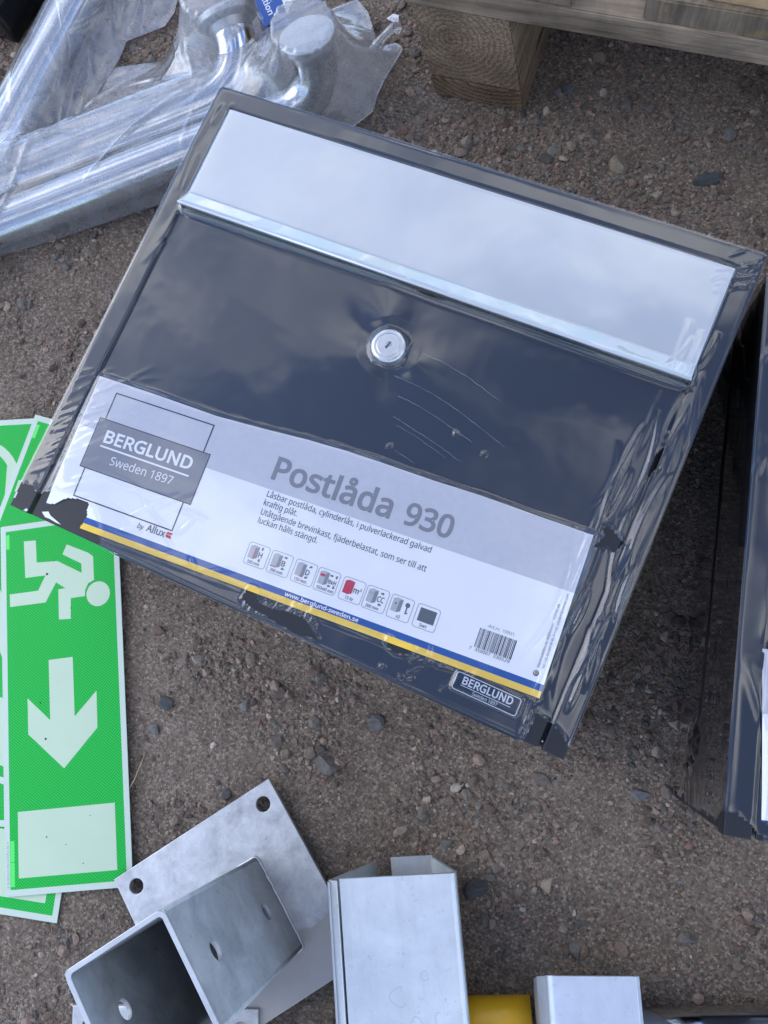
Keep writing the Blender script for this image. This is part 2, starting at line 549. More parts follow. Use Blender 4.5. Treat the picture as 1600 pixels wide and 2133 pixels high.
M_green = sign_green()
M_glow = simple('sign_pale', (0.53, 0.655, 0.46), 0.4, 0, 0.4, 0.02, 30)
M_glow2 = simple('sign_border', (0.56, 0.65, 0.54), 0.4, 0, 0.4)
M_tagg = simple('sign_tag', (0.08, 0.78, 0.12), 0.42)
M_signtxt = simple('sign_small_print', (0.16, 0.32, 0.25), 0.5)
M_dirt = simple('dirt_speck', (0.05, 0.045, 0.04), 0.9)

def wood(name, dark, light, grain_axis, ring=None, spots=True):
    """weathered softwood. grain_axis: long direction of the grain; ring=(x, z, bands per metre) for end grain seen along y"""
    m, nt, out = new_mat(name)
    b = pbsdf(nt, light, 0.85, 0, 0.2)
    if ring:
        vec = objcoord(nt, (1, 0.05, 1), (-ring[0] * S, 0, -ring[1] * S))
        w = nt.nodes.new('ShaderNodeTexWave'); w.wave_type = 'RINGS'; w.rings_direction = 'Y'; w.wave_profile = 'SAW'
        w.inputs['Scale'].default_value = ring[2]; w.inputs['Distortion'].default_value = ring[3] if len(ring) > 3 else 1.6
        w.inputs['Detail'].default_value = 2; w.inputs['Detail Scale'].default_value = 5; w.inputs['Detail Roughness'].default_value = 0.6
        nt.links.new(vec, w.inputs['Vector'])
        n = noise_node(nt, 420, 4, 0.7, 0, objcoord(nt))
        mx = mixc(nt, 0.48, w.outputs['Color'], n.outputs['Fac'])
        fac = mx
    else:
        sc = [180, 180, 180]; sc['xyz'.index(grain_axis)] = 7
        vec = objcoord(nt, tuple(sc))
        n = noise_node(nt, 1.0, 6, 0.65, 0.5, vec)
        fac = n.outputs['Fac']
    c = ramp(nt, fac, ((0.22, dark), (0.75, light)))
    big = noise_node(nt, 24, 4, 0.6, 0.3, objcoord(nt))
    c = mixc(nt, 0.75, c, ramp(nt, big.outputs['Fac'], ((0.32, (0.45, 0.42, 0.40)), (0.68, (1.15, 1.1, 1.0)))), 'MULTIPLY')
    if spots:
        sn = noise_node(nt, 30, 4, 0.7, 0.4, objcoord(nt, (1, 1, 1), (0.31, 0.2, 0.13)))
        f = nt.nodes.new('ShaderNodeMapRange'); f.inputs['From Min'].default_value = 0.63; f.inputs['From Max'].default_value = 0.70
        f.inputs['To Max'].default_value = 0.65
        nt.links.new(sn.outputs['Fac'], f.inputs['Value'])
        c = mixc(nt, f.outputs[0], c, (0.34, 0.245, 0.085))
    nt.links.new(c, b.inputs['Base Color'])
    nt.links.new(bump(nt, fac, 0.7, 0.0015), b.inputs['Normal'])
    nt.links.new(b.outputs[0], out.inputs['Surface'])
    return m

M_wblock = wood('wood_end_grain_block', (0.20, 0.145, 0.095), (0.46, 0.36, 0.25), 'y', (-14, 8, 70, 6.5))
M_wbottom = wood('wood_end_grain_board', (0.11, 0.075, 0.048), (0.36, 0.26, 0.17), 'y', (10, 70, 70, 3.5), False)
M_wstring = wood('wood_weathered_long', (0.12, 0.09, 0.062), (0.43, 0.35, 0.26), 'x', None, False)
M_wdeck = wood('wood_sawn_end', (0.13, 0.10, 0.07), (0.34, 0.275, 0.20), 'z', None, True)
M_wnew = wood('wood_fresh_pine', (0.50, 0.33, 0.17), (0.66, 0.47, 0.26), 'x', None, False)

def ground_material():
    m, nt, out = new_mat('trodden_gravel_soil')
    b = pbsdf(nt, (0.1, 0.08, 0.065), 0.95, 0, 0.15)
    vec = objcoord(nt)
    n1 = noise_node(nt, 9, 5, 0.6, 0.3, vec)
    n2 = noise_node(nt, 330, 4, 0.7, 0, vec)
    c1 = ramp(nt, n1.outputs['Fac'], ((0.3, (0.140, 0.111, 0.084)), (0.7, (0.300, 0.245, 0.192))))
    c2 = ramp(nt, n2.outputs['Fac'], ((0.30, (0.30, 0.28, 0.26)), (0.70, (1.65, 1.6, 1.55))))
    c = mixc(nt, 0.8, c1, c2, 'MULTIPLY')
    vo = nt.nodes.new('ShaderNodeTexVoronoi'); vo.inputs['Scale'].default_value = 620
    nt.links.new(vec, vo.inputs['Vector'])
    hs = nt.nodes.new('ShaderNodeSeparateColor'); nt.links.new(vo.outputs['Color'], hs.inputs[0])
    g = ramp(nt, hs.outputs[0], ((0.0, (0.070, 0.055, 0.044)), (0.5, (0.19, 0.153, 0.120)), (0.8, (0.29, 0.235, 0.185)), (1.0, (0.52, 0.43, 0.34))))
    c = mixc(nt, 0.5, c, g)
    nt.links.new(c, b.inputs['Base Color'])
    nrm = bump(nt, n2.outputs['Fac'], 0.9, 0.003)
    nrm = bump(nt, vo.outputs['Distance'], 0.5, 0.0012, nrm)
    nt.links.new(nrm, b.inputs['Normal'])
    nt.links.new(b.outputs[0], out.inputs['Surface'])
    return m

def pebble_material():
    m, nt, out = new_mat('crushed_stone')
    b = pbsdf(nt, (0.2, 0.2, 0.2), 0.82, 0, 0.25)
    a = nt.nodes.new('ShaderNodeAttribute'); a.attribute_name = 'stone'
    n = noise_node(nt, 480, 4, 0.7, 0, objcoord(nt))
    c = mixc(nt, 0.7, a.outputs['Color'], ramp(nt, n.outputs['Fac'], ((0.3, (0.6, 0.58, 0.56)), (0.7, (1.3, 1.3, 1.3)))), 'MULTIPLY')
    nt.links.new(c, b.inputs['Base Color'])
    nt.links.new(bump(nt, n.outputs['Fac'], 0.5, 0.001), b.inputs['Normal'])
    nt.links.new(b.outputs[0], out.inputs['Surface'])
    return m

M_ground = ground_material()
M_pebble = pebble_material()

# ------------------------------------------------------------------ ground and gravel
SIGN_AREA = [(-580, -195), (-285, -172), (-315, 150), (-305, 205), (-400, 235), (-580, 235)]
PLATE_AREA = [(-312, -155), (-186, -70), (-105, -205), (-170, -260), (-340, -250)]

def ground_h(x, y):
    h = (fbm(x / 95, y / 95, 3, 4) - 0.5) * 7.0 + (fbm(x / 17, y / 17, 9, 3) - 0.5) * 2.6
    flat = np.zeros(np.shape(x))
    for P in (SIGN_AREA, PLATE_AREA):
        d, _, _ = near_poly(np.asarray(x, float), np.asarray(y, float), P)
        ins = in_poly(x, y, P)
        flat = np.maximum(flat, np.where(ins, 1.0, np.clip(1 - d / 25, 0, 1)))
    return np.where(h > 0, h * (1 - 0.85 * flat), h) - 0.6 - flat * 0.6

def axis_coords(a, b, step, far):
    c = list(np.arange(a, b + 0.1, step)); s = step; hi = []; lo = []
    p = b
    while p < far: s *= 1.35; p += s; hi.append(p)
    s = step; p = a
    while p > -far: s *= 1.35; p -= s; lo.append(p)
    return np.array(lo[::-1] + c + hi)

gx = axis_coords(-620, 420, 4, 12000); gy = axis_coords(-420, 820, 4, 12000)
GX, GY = np.meshgrid(gx, gy, indexing='ij')
GZ = ground_h(GX, GY) + (vnoise(GX / 5.0, GY / 5.0, 31) - 0.5) * 0.9
ground = obj('ground', np_mesh('ground', np.stack([GX, GY, GZ], -1).reshape(-1, 3), grid_faces(len(gx), len(gy)), True), M_ground)
ground['kind'] = 'structure'

def ico(level):
    bm = bmesh.new(); bmesh.ops.create_icosphere(bm, subdivisions=level, radius=1.0)
    v = np.array([p.co[:] for p in bm.verts]); f = np.array([[q.index for q in p.verts] for p in bm.faces]); bm.free()
    return v, f

def stone_shape(level, seed, rough=0.28):
    r = np.random.default_rng(seed)
    v, f = ico(level)
    v = v.copy()
    for _ in range(11):                      # cut facets like crushed rock
        n = r.normal(size=3); n /= np.linalg.norm(n); d = r.uniform(0.42, 0.86)
        k = v @ n; m = k > d
        v[m] -= np.outer(k[m] - d, n)
    v *= 1 + (r.random((len(v), 1)) - 0.5) * rough * 0.3
    v /= np.abs(v).max() * 0.9
    return v, f

STONE_COLS = np.array([(0.17, 0.145, 0.125), (0.20, 0.165, 0.14), (0.115, 0.105, 0.10), (0.145, 0.145, 0.14), (0.235, 0.18, 0.15),
                       (0.215, 0.15, 0.125), (0.28, 0.24, 0.20), (0.09, 0.088, 0.085), (0.32, 0.29, 0.26), (0.23, 0.15, 0.12), (0.16, 0.12, 0.10), (0.13, 0.10, 0.085)])
STONE_P = np.array([.2, .15, .1, .1, .11, .05, .05, .05, .025, .025, .08, .06]); STONE_P = STONE_P / STONE_P.sum()

def scatter(n, rmin, rmax, level, seed, clump, power=2.2):
    r = np.random.default_rng(seed)
    shapes = [stone_shape(level, seed * 50 + k) for k in range(8)]
    x = r.uniform(-570, 330, n * 4); y = r.uniform(-330, 760, n * 4)
    dens = fbm(x / 55, y / 55, 21, 4)
    up = np.clip((y - 250) / 350, 0, 1) * 0.20            # the far side is coarser
    keep = r.random(len(x)) < np.clip((dens - 0.43 + up) * clump * 1.5, 0.05, 1)
    x, y = x[keep][:n], y[keep][:n]
    rad = rmin + (rmax - rmin) * r.random(len(x)) ** power
    thin = in_poly(x, y, SIGN_AREA) | in_poly(x, y, PLATE_AREA)
    k = ~(thin & (rad > 1.3))
    x, y, rad = x[k], y[k], rad[k]; n = len(x)
    z = ground_h(x, y)
    V = []; F = []; C = []; off = 0
    kind = r.integers(0, len(shapes), n)
    ca = r.choice(len(STONE_COLS), n, p=STONE_P)
    for s, (sv, sf) in enumerate(shapes):
        I = np.where(kind == s)[0]; m = len(I)
        sc = rad[I, None] * r.uniform(0.75, 1.35, (m, 3)); sc[:, 2] *= 0.72
        a = r.uniform(0, 2 * math.pi, m); t = r.uniform(-0.5, 0.5, m)
        P = sv[None] * sc[:, None]
        ct, st = np.cos(t)[:, None], np.sin(t)[:, None]
        yy = P[..., 1] * ct - P[..., 2] * st; zz = P[..., 1] * st + P[..., 2] * ct
        c0, s0 = np.cos(a)[:, None], np.sin(a)[:, None]
        X = P[..., 0] * c0 - yy * s0 + x[I, None]; Y = P[..., 0] * s0 + yy * c0 + y[I, None]
        Z = zz + z[I, None] + (rad[I] * 0.12)[:, None]
        V.append(np.stack([X, Y, Z], -1).reshape(-1, 3))
        F.append((sf[None] + (np.arange(m) * len(sv))[:, None, None]).reshape(-1, 3) + off); off += m * len(sv)
        cc = STONE_COLS[ca[I]] * r.uniform(0.8, 1.45, (m, 1)) * np.array([1.02, 0.97, 0.89])
        C.append(np.repeat(cc, len(sv), 0))
    return np.concatenate(V), np.concatenate(F), np.concatenate(C)

def stone_mesh(name, V, F, C, smooth=False):
    me = np_mesh(name, V, F, smooth)
    at = me.attributes.new('stone', 'FLOAT_COLOR', 'POINT')
    at.data.foreach_set('color', np.concatenate([C, np.ones((len(C), 1))], 1).astype(np.float32).ravel())
    return me

parts = [scatter(66000, 0.6, 2.2, 1, 4, 2.6), scatter(8000, 1.4, 4.8, 2, 5, 3.4, 3.0)]
V = np.concatenate([p[0] for p in parts]); C = np.concatenate([p[2] for p in parts])
F = np.concatenate([parts[0][1], parts[1][1] + len(parts[0][0])])
gravel = obj('gravel', stone_mesh('gravel', V, F, C), M_pebble)
gravel['kind'] = 'stuff'; gravel['label'] = 'fine crushed gravel pressed into brown soil'; gravel['category'] = 'gravel'

# ------------------------------------------------------------------ mailbox
BW, BH, BD = 390.0, 330.0, 150.0
CX, CY = BW / 2, BH / 2
LANG = R(3.85); LX0, LY0 = 24.0, 3.3            # paper label frame on the front
DOORZ = 149.0

def zpaper(lx, ly):
    b = 0.38 * (1 + np.sin(lx / 24 + 1.1 * np.sin(ly / 30))) + 0.25 * (1 + np.sin(lx / 61 + 2.0 - ly / 40))
    return DOORZ + 0.35 + b * np.clip(ly / 25, 0.1, 1)

def label_xyz(lx, ly, lift=0.16):
    lx = np.asarray(lx, float); ly = np.asarray(ly, float)
    c, s = math.cos(LANG), math.sin(LANG)
    return np.stack([LX0 + lx * c - ly * s - CX, LY0 + lx * s + ly * c - CY, zpaper(lx, ly) + lift], -1)

def to_label(u, v):
    c, s = math.cos(LANG), math.sin(LANG); du, dv = u - LX0, v - LY0
    return du * c + dv * s, -du * s + dv * c

TOPX = [0, 41.9, 89.6, 123.5, 153.6, 180, 203, 239, 270, 307, 341.6]
TOPY = [100.4, 100.0, 98.9, 100.6, 102.6, 103.4, 103.3, 102.7, 103.0, 101.8, 101.0]
TORN = [(-5, 7.0), (2, 7.3), (5.3, 8.1), (7.2, 9.7), (10.4, 13.0), (14, 15.4), (18.2, 16.6), (24.1, 17.4), (28.3, 17.0), (29.2, 13), (30.1, 9.2), (30.3, 5), (29.2, 1.6), (29.8, -5), (-5, -5)]

def paper_mesh():
    nx, ny = 440, 74
    lx = np.linspace(0, 341.6, nx)
    rows = np.concatenate([np.linspace(0, 4.0, 6)[:-1], np.linspace(4.0, 8.1, 6)[:-1], np.linspace(8.1, 20, 16)[:-1], np.linspace(20, 64.6, 34)[:-1], np.linspace(64.6, 100.4, 24)])
    ny = len(rows)
    X, Y = np.meshgrid(lx, rows, indexing='ij')
    top = np.interp(lx, TOPX, TOPY)[:, None]
    Y2 = np.where(Y > 64.6, 64.6 + (Y - 64.6) * (top - 64.6) / (100.4 - 64.6), Y)
    P = label_xyz(X, Y2, 0.0)
    P[..., 2] += np.where(Y > 97, (Y - 97) * 0.12, 0)
    jag = (fbm(X / 1.7, Y / 1.7, 5, 3) - 0.5) * 1.6
    keep = ~in_poly(X + jag, Y2 + jag, TORN)
    F = grid_faces(nx, ny, keep)
    ymid = Y.reshape(-1)[F].mean(1)
    me_mat = np.where(ymid < 4.0, 3, np.where(ymid < 8.1, 2, np.where(ymid < 64.6, 0, 1)))
    V2, F2 = compact(P.reshape(-1, 3), F)
    me = np_mesh('paper_label', V2, F2, True)
    me.polygons.foreach_set('material_index', me_mat)
    return me

def ring_loops(x0, y0, x1, y1, r, w):
    return [rrect(x0, y0, x1, y1, r), rrect(x0 + w, y0 + w, x1 - w, y1 - w, max(r - w, 0.1))]

def arrow2d(cx, cy, ang, L=2.2, W=2.0):
    pts = [(-L / 2, -W * 0.22), (0.05, -W * 0.22), (0.05, -W / 2), (L / 2, 0), (0.05, W / 2), (0.05, W * 0.22), (-L / 2, W * 0.22)]
    c, s = math.cos(ang), math.sin(ang)
    return [(cx + x * c - y * s, cy + x * s + y * c) for x, y in pts]

def little_box(p, x, y, w, h, front, side, top):
    p.add(poly2d([[(x, y), (x + w * .62, y - .3), (x + w * .62, y + h * .84), (x, y + h * .88)]]), front)
    p.add(poly2d([[(x + w * .62, y - .3), (x + w, y + .9), (x + w, y + h * .95), (x + w * .62, y + h * .84)]]), side)
    p.add(poly2d([[(x, y + h * .88), (x + w * .62, y + h * .84), (x + w, y + h * .95), (x + w * .4, y + h)]]), top)

def build_label(parent):
    lab = obj('paper_label', paper_mesh(), [M_paper, M_band, M_blue, M_yel], parent)
    lab['label'] = 'torn white paper label with grey band and blue and yellow stripes'
    def put(name, *items):
        p = Print()
        for vf, m in items: p.add(vf, m)
        return p.build(name, lab, label_xyz)
    # maker's frame
    fr = Print()
    for q in ((16.4, 18.4, 91.0, 19.2), (16.4, 92.2, 91.0, 93.0), (16.4, 19.2, 17.2, 92.2), (90.2, 19.2, 91.0, 92.2)): fr.add(gridrect(*q), M_ink)
    fr.add(gridrect(12.6, 38.3, 96.0, 73.8), M_ink, 0.05)
    fr.add(gridrect(13.2, 38.9, 95.4, 73.2), M_ink2, 0.10)
    fr.build('printed_frame', lab, label_xyz)
    def put2(name, *items):
        p = Print()
        for vf, m in items: p.add(vf, m, 0.30)
        return p.build(name, lab, label_xyz)
    put2('lettering', (text2d('BERGLUND', 21.7, 58.6, 65, 8.2, 0.02, 0.022), M_white))
    put2('printed_line', (gridrect(21.1, 55.0, 87.4, 56.2), M_white))
    put2('lettering', (text2d('Sweden 1897', 32.3, 45.6, 46, 5.6, 0.02), M_white))
    put('lettering', (text2d('by', 67.0, 13.0, 4.2, 3.4, 0, 0, 0.2), M_ink))
    put('lettering', (text2d('Allux', 73.6, 13.2, 13.6, 4.4, 0, 0.02), M_ink4))
    put('printed_mark', (poly2d([[(88.2, 13.6), (92.0, 13.6), (91.2, 15.4), (87.4, 15.4)]]), M_red), (poly2d([[(87.4, 15.7), (91.2, 15.7), (92.0, 17.4), (88.2, 17.4)]]), M_red))
    put('lettering', (text2d('Postlåda', 140.2, 71.6, 81.3, 14.6, 0, 0.022), M_ink2))
    put('lettering', (text2d('930', 230.2, 71.6, 31.0, 13.6, 0, 0.022), M_ink2))
    for t, x, y, w in (('Låsbar postlåda, cylinderlås, i pulverlackerad galvad', 142.0, 59.6, 111.0), ('kraftig plåt.', 142.1, 53.8, 23.2),
                       ('Utåtgående brevinkast, fjäderbelastat, som ser till att', 142.4, 47.6, 111.7), ('luckan hålls stängd.', 142.7, 42.0, 41.0)):
        put('lettering', (text2d(t, x, y, w, 3.9, 0, 0.0), M_ink))
    tops = [142.9, 159.0, 175.6, 191.2, 208.0, 223.7, 239.9, 256.7]
    caps = ['330 mm', '390 mm', '150 mm', '350x40 mm', '15 ltr', '200 mm', 'x2', 'Svart']
    lets = ['H', 'B', 'D', 'BxH', 'm', 'CC', '', '']
    for k, x in enumerate(tops):
        y0 = 15.1 - 0.12 * k; w = 14.6; h = 14.5
        p = Print()
        p.add(poly2d(ring_loops(x, y0, x + w, y0 + h, 1.8, 0.28)), M_ink2)
        cw = {3: 11.4, 6: 2.6, 7: 4.6, 4: 5.6}.get(k, 8.4)
        cx0 = {3: 2.0, 6: 6.2, 7: 4.6, 4: 4.4}.get(k, 2.4)
        p.add(text2d(caps[k], x + cx0, y0 + 1.2, cw, 1.9, 0, 0.012), M_ink4)
        if k < 7:
            f, s_, t_ = (M_red, M_red, M_red) if k == 4 else (M_ink3, M_ink2, M_ink3)
            little_box(p, x + 1.6, y0 + 4.5, 6.0, 8.6, f, s_, t_)
            if k == 0: p.add(poly2d([rect(x + 5.0, y0 + 4.5, x + 5.5, y0 + 11.5)]), M_red, 0.05)
            if k in (1, 2): p.add(poly2d([rect(x + 1.6 + (k - 1) * 3.4, y0 + 4.2, x + 5.4 + (k - 1) * 2, y0 + 4.8)]), M_red, 0.05)
            if k == 3: p.add(poly2d([rect(x + 1.9, y0 + 9.4, x + 5.1, y0 + 11.0)]), M_red, 0.05)
        if lets[k]:
            p.add(text2d(lets[k], x + (8.1 if k != 3 else 8.0), y0 + 6.4, {0: 2.6, 1: 2.5, 2: 2.6, 3: 5.2, 4: 3.5, 5: 4.4}[k], 3.3 if k != 3 else 2.5, 0, 0.02), M_ink4)
        if k == 4: p.add(text2d('3', x + 12.0, y0 + 8.2, 1.0, 1.7, 0, 0.02), M_ink4)
        ar = {0: ((9.6, 12.2, 90), (9.6, 4.6, 270)), 1: ((9.8, 12.0, 0), (9.8, 4.8, 180)), 2: ((10.4, 12.0, 35), (9.4, 4.8, 215)),
              3: ((9.2, 11.4, 0), (12.4, 11.4, 90), (9.2, 4.8, 180), (12.4, 4.8, 270)), 5: ((10.4, 11.8, 0), (10.4, 4.8, 180))}.get(k, ())
        for ax, ay, aa in ar: p.add(poly2d([arrow2d(x + ax, y0 + ay, R(aa))]), M_ink4)
        if k == 6:
            p.add(poly2d([circle(x + 11.0, y0 + 10.4, 1.5, 14)]), M_ink4); p.add(poly2d([rect(x + 10.6, y0 + 4.8, x + 11.4, y0 + 9.4)]), M_ink4)
            p.add(poly2d([rect(x + 11.4, y0 + 5.2, x + 12.4, y0 + 5.9)]), M_ink4); p.add(poly2d([circle(x + 3.6, y0 + 9.4, 0.6, 10)]), M_ink4, 0.05)
        if k == 7: p.add(poly2d([rect(x + 2.2, y0 + 4.2, x + 12.6, y0 + 12.4)]), M_ink4)
        if k == 5:
            for q in (2.6, 4.4): p.add(poly2d([circle(x + q, y0 + 10.2, 0.35, 8)]), M_ink4, 0.05)
        p.build('pictogram', lab, label_xyz)
    put('lettering', (text2d('www.berglund-sweden.se', 176.0, 4.9, 49.5, 2.5, 0, 0.016), M_white))
    put('lettering', (text2d('Art.nr. 10931', 300.4, 28.8, 15.8, 1.9), M_ink2))
    b = Print(); r = random.Random(5); x = 296.4
    while x < 319.4:
        w = r.choice((0.25, 0.25, 0.45, 0.7)); b.add(poly2d([rect(x, 15.2, x + w, 27.0)]), M_ink); x += w + r.choice((0.25, 0.3, 0.5, 0.6))
    b.build('barcode', lab, label_xyz)
    put('lettering', (text2d('7', 293.9, 13.0, 1.2, 1.8), M_ink), (text2d('350007', 297.4, 13.0, 9.5, 1.8), M_ink), (text2d('330529', 308.6, 13.0, 10.2, 1.8), M_ink))
    put('lettering', (text2d('Marknadsförs av: Miljöcenter i Malmö AB', 336.0, 16.8, 38.6, 1.5, R(90)), M_ink4))
    put('lettering', (text2d('Tel: +46 40-668 08 80, E-mail: info@miljocenter.com', 338.9, 16.8, 46.2, 1.5, R(90)), M_ink4))
    e = Print(); e.add(poly2d([circle(335.2, 13.0, 1.75, 18)]), M_blue); e.add(poly2d([circle(335.0, 13.2, 1.1, 14)]), M_yel, 0.05)
    e.add(text2d('M', 335.7, 12.4, 1.4, 1.2, R(90), 0.02), M_ink4, 0.1); e.build('printed_emblem', lab, label_xyz)
    return lab

def prism_x(prof, x0, x1, name, smooth=False, x0s=None, x1s=None):
    """closed (y, z) profile swept along x"""
    n = len(prof); V = []
    for i, (y, z) in enumerate(prof): V.append(((x0s[i] if x0s else x0), y, z))
    for i, (y, z) in enumerate(prof): V.append(((x1s[i] if x1s else x1), y, z))
    F = [(k, (k + 1) % n, n + (k + 1) % n, n + k) for k in range(n)]
    F += [tuple(range(n - 1, -1, -1)), tuple(range(n, 2 * n))]
    return np_mesh(name, V, F, smooth)

def thick_path(pts, t):
    """offset an open 2D polyline into a closed strip of thickness t"""
    out = []; P = [Vector(p) for p in pts]
    L = []; Rr = []
    for i, p in enumerate(P):
        d = (P[min(i + 1, len(P) - 1)] - P[max(i - 1, 0)]).normalized(); nrm = Vector((-d.y, d.x))
        L.append(p + nrm * t / 2); Rr.append(p - nrm * t / 2)
    return [tuple(p) for p in L] + [tuple(p) for p in reversed(Rr)]

HOLES1 = [
    [(-5, 17.5), (-0.7, 16.6), (5.2, 16.2), (8.9, 17.7), (13, 15.2), (17.8, 14.6), (19.6, 17.8), (23.2, 18.2), (25, 21.5), (38.7, 21.8), (51.3, 23.4), (58, 18), (65.1, 11.8), (69, 5), (73, -5), (-5, -5)],
    [(175, 7.3), (177, 16), (181.5, 16), (186, 8.8), (199, 9.7), (211, 12), (218, 11), (227, 6.7), (230, 4.6), (214, 2), (188, 4.9)],
    [(269.1, 23.0), (270, 20.2), (272.4, 18.0), (277, 16.8), (281, 17.4), (285, 20), (286.5, 23.2)],
    [(366, -4), (366.4, 9), (367.1, 17.9), (369.9, 16.7), (373.8, 16.4), (376.5, 15.6), (380.2, 14.4), (382.9, 12.7), (386.1, 9.8), (388.5, 8.2), (394, 7.6), (394, -4)],
    [(375.9, 201), (376.7, 192.8), (373.6, 185), (373.3, 178.3), (373.9, 171.9), (375.3, 175.3), (377.4, 179.8), (377.2, 187.2)],
    [(361.2, 133.6), (364.8, 130), (361.8, 121.2), (369.3, 125), (372.5, 121.8), (375, 128.9), (371.1, 131), (366.6, 134.4)],
]
HOLES2 = [[(-5, 12), (-0.9, 12), (7, 11.5), (10, 9), (14.2, 6.3), (20.6, 0.6), (24, -5), (-5, -5)]]

def film_mesh(step, holes, seed, sides=True, folds=True):
    r = np.random.default_rng(seed)
    # obstacle on a coarse grid, then a clinging membrane over it
    cs = 2.0
    cu = np.arange(0, BW + 0.1, cs); cv = np.arange(0, BH + 0.1, cs)
    U, Vv = np.meshgrid(cu, cv, indexing='ij')
    def obstacle(U, Vv):
        ob = np.full(U.shape, DOORZ)
        ob = np.where((U < 14.6) | (U > 376.8) | (Vv > 316), 150.0, ob)
        lx, ly = to_label(U, Vv)
        c01 = lambda q: np.clip(q, 0, 1)
        on = c01((lx + 3) / 3) * c01((344.6 - lx) / 3) * c01((ly + 3) / 3) * c01((np.interp(lx, TOPX, TOPY) + 3 - ly) / 3)
        on = np.where(in_poly(lx, ly, TORN), 0, on)
        ob = ob + on * np.clip(zpaper(lx, ly) + 0.6 - DOORZ, 0, None)
        fl = (U > 17) & (U < 375.5)
        ob = np.where(fl & (Vv > 246) & (Vv < 313.6), 152.6, ob)
        lip = fl & (Vv >= 234.5) & (Vv <= 246)
        ob = np.where(lip, 152.6 + (246 - Vv) / 11.5 * 7.4, ob)
        ob = np.where(np.hypot(U - 194.6, Vv - 192) < 11.2, 154.6, ob)
        ob = np.where((U > 315) & (U < 356.5) & (Vv > 10.3) & (Vv < 22.2), 150.3, ob)
        return ob + 0.35
    O = obstacle(U, Vv)
    H = O.copy()
    for k in range(500):
        A = H.copy()
        A[1:-1, 1:-1] = (H[2:, 1:-1] + H[:-2, 1:-1] + H[1:-1, 2:] + H[1:-1, :-2]) / 4 - 0.40
        H = np.maximum(A, O)
    fu = np.linspace(-0.9, BW + 0.9, int(BW / step)); fv = np.linspace(-0.9, BH + 0.9, int(BH / step))
    FU, FV = np.meshgrid(fu, fv, indexing='ij')
    a = np.clip(FU / cs, 0, len(cu) - 1.001); b = np.clip(FV / cs, 0, len(cv) - 1.001)
    i, j = a.astype(int), b.astype(int); a -= i; b -= j
    Z = (H[i, j] * (1 - a) + H[i + 1, j] * a) * (1 - b) + (H[i, j + 1] * (1 - a) + H[i + 1, j + 1] * a) * b
    # slow waviness, strongest where the film is free
    Z += 0.55 * (fbm(FU / 42, FV / 42, seed + 1, 2) - 0.2) + 0.10 * (fbm(FU / 14, FV / 14, seed + 2, 2))
    # film pulled to the lock: radial folds
    du, dv = FU - 194.6, FV - 192.0
    rr = np.hypot(du, dv); th = np.arctan2(dv, du)
    g = np.exp(-np.clip(rr - 14, 0, None) / 52) * np.clip((rr - 9) / 12, 0, 1) * np.clip((150 - rr) / 70, 0, 1)
    Z += g * (0.85 * np.cos(3 * th + 0.4) + 0.25 * np.cos(5 * th + 1.7) + 0.7)
    RF = np.zeros(FU.shape)
    def ridges(n, box, ang, spread, Lr, Wr, Hr):
        for _ in range(n):
            u0, v0 = r.uniform(box[0], box[2]), r.uniform(box[1], box[3])
            t = ang + r.normal() * spread; L = r.uniform(*Lr); w = r.uniform(*Wr); h = r.uniform(*Hr)
            m = (abs(FU - u0) < L + 8) & (abs(FV - v0) < L + 8)
            x = (FU[m] - u0) * math.cos(t) + (FV[m] - v0) * math.sin(t); y = -(FU[m] - u0) * math.sin(t) + (FV[m] - v0) * math.cos(t)
            y = y - 0.004 * r.normal() * x * x
            RF[m] = np.maximum(RF[m], h * np.exp(-(y / w) ** 2) * np.clip(1 - (x / L) ** 2, 0, 1))
    if folds:
        ridges(28, (354, 30, 386, 185), R(91), 0.06, (18, 46), (1.1, 2.4), (0.5, 1.8))
        ridges(10, (362, 185, 386, 260), R(88), 0.12, (12, 30), (1.5, 3), (0.5, 1.2))
        ridges(60, (2, 18, 44, 112), R(38), 0.10, (7, 24), (0.9, 1.8), (0.06, 0.26))
        ridges(14, (40, 8, 130, 55), R(20), 0.5, (8, 26), (1.0, 2.2), (0.15, 0.5))
        ridges(16, (372, 300, 389, 329), R(35), 0.2, (5, 16), (1.0, 1.8), (0.3, 0.8))
        ridges(26, (178, 6, 225, 20), R(75), 0.25, (3, 8), (0.8, 1.5), (0.4, 1.2))
        ridges(8, (0, 180, 14, 320), R(80), 0.2, (8, 26), (1.6, 3), (0.1, 0.4))
        ridges(10, (120, 2, 370, 26), R(20), 0.8, (4, 14), (1, 2), (0.2, 0.6))
        for nu, nv in ((221.3, 131.8), (278.0, 148.8), (273.4, 5.6), (286.1, 4.4), (292.4, 5.5), (257.3, 155.2)):   # small nicks
            ridges(3, (nu - 1, nv - 1, nu + 1, nv + 1), R(60), 0.6, (1.6, 2.8), (0.6, 0.9), (0.4, 0.9))
        ridges(12, (362, 2, 370, 16), R(95), 0.15, (4, 9), (0.7, 1.2), (0.5, 1.2))
    else:
        ridges(26, (2, 20, 60, 320), R(85), 0.25, (10, 40), (2, 4), (0.3, 0.9))
    Z += RF
    O2 = obstacle(np.clip(FU, 0, BW), np.clip(FV, 0, BH))
    Z = np.maximum(Z, O2)
    # keep the folded edge tight on the box
    e = np.minimum(np.minimum(FU, BW - FU), np.minimum(FV, BH - FV))
    Z = np.where(e < 3, 150.35 + (Z - 150.35) * np.clip(e / 3, 0, 1), Z)
    Z = np.where(e < 0.5, 149.9, Z)
    keep = np.ones(FU.shape, bool)
    jag = (fbm(FU / 2.4, FV / 2.4, seed + 8, 3) - 0.5) * 1.8
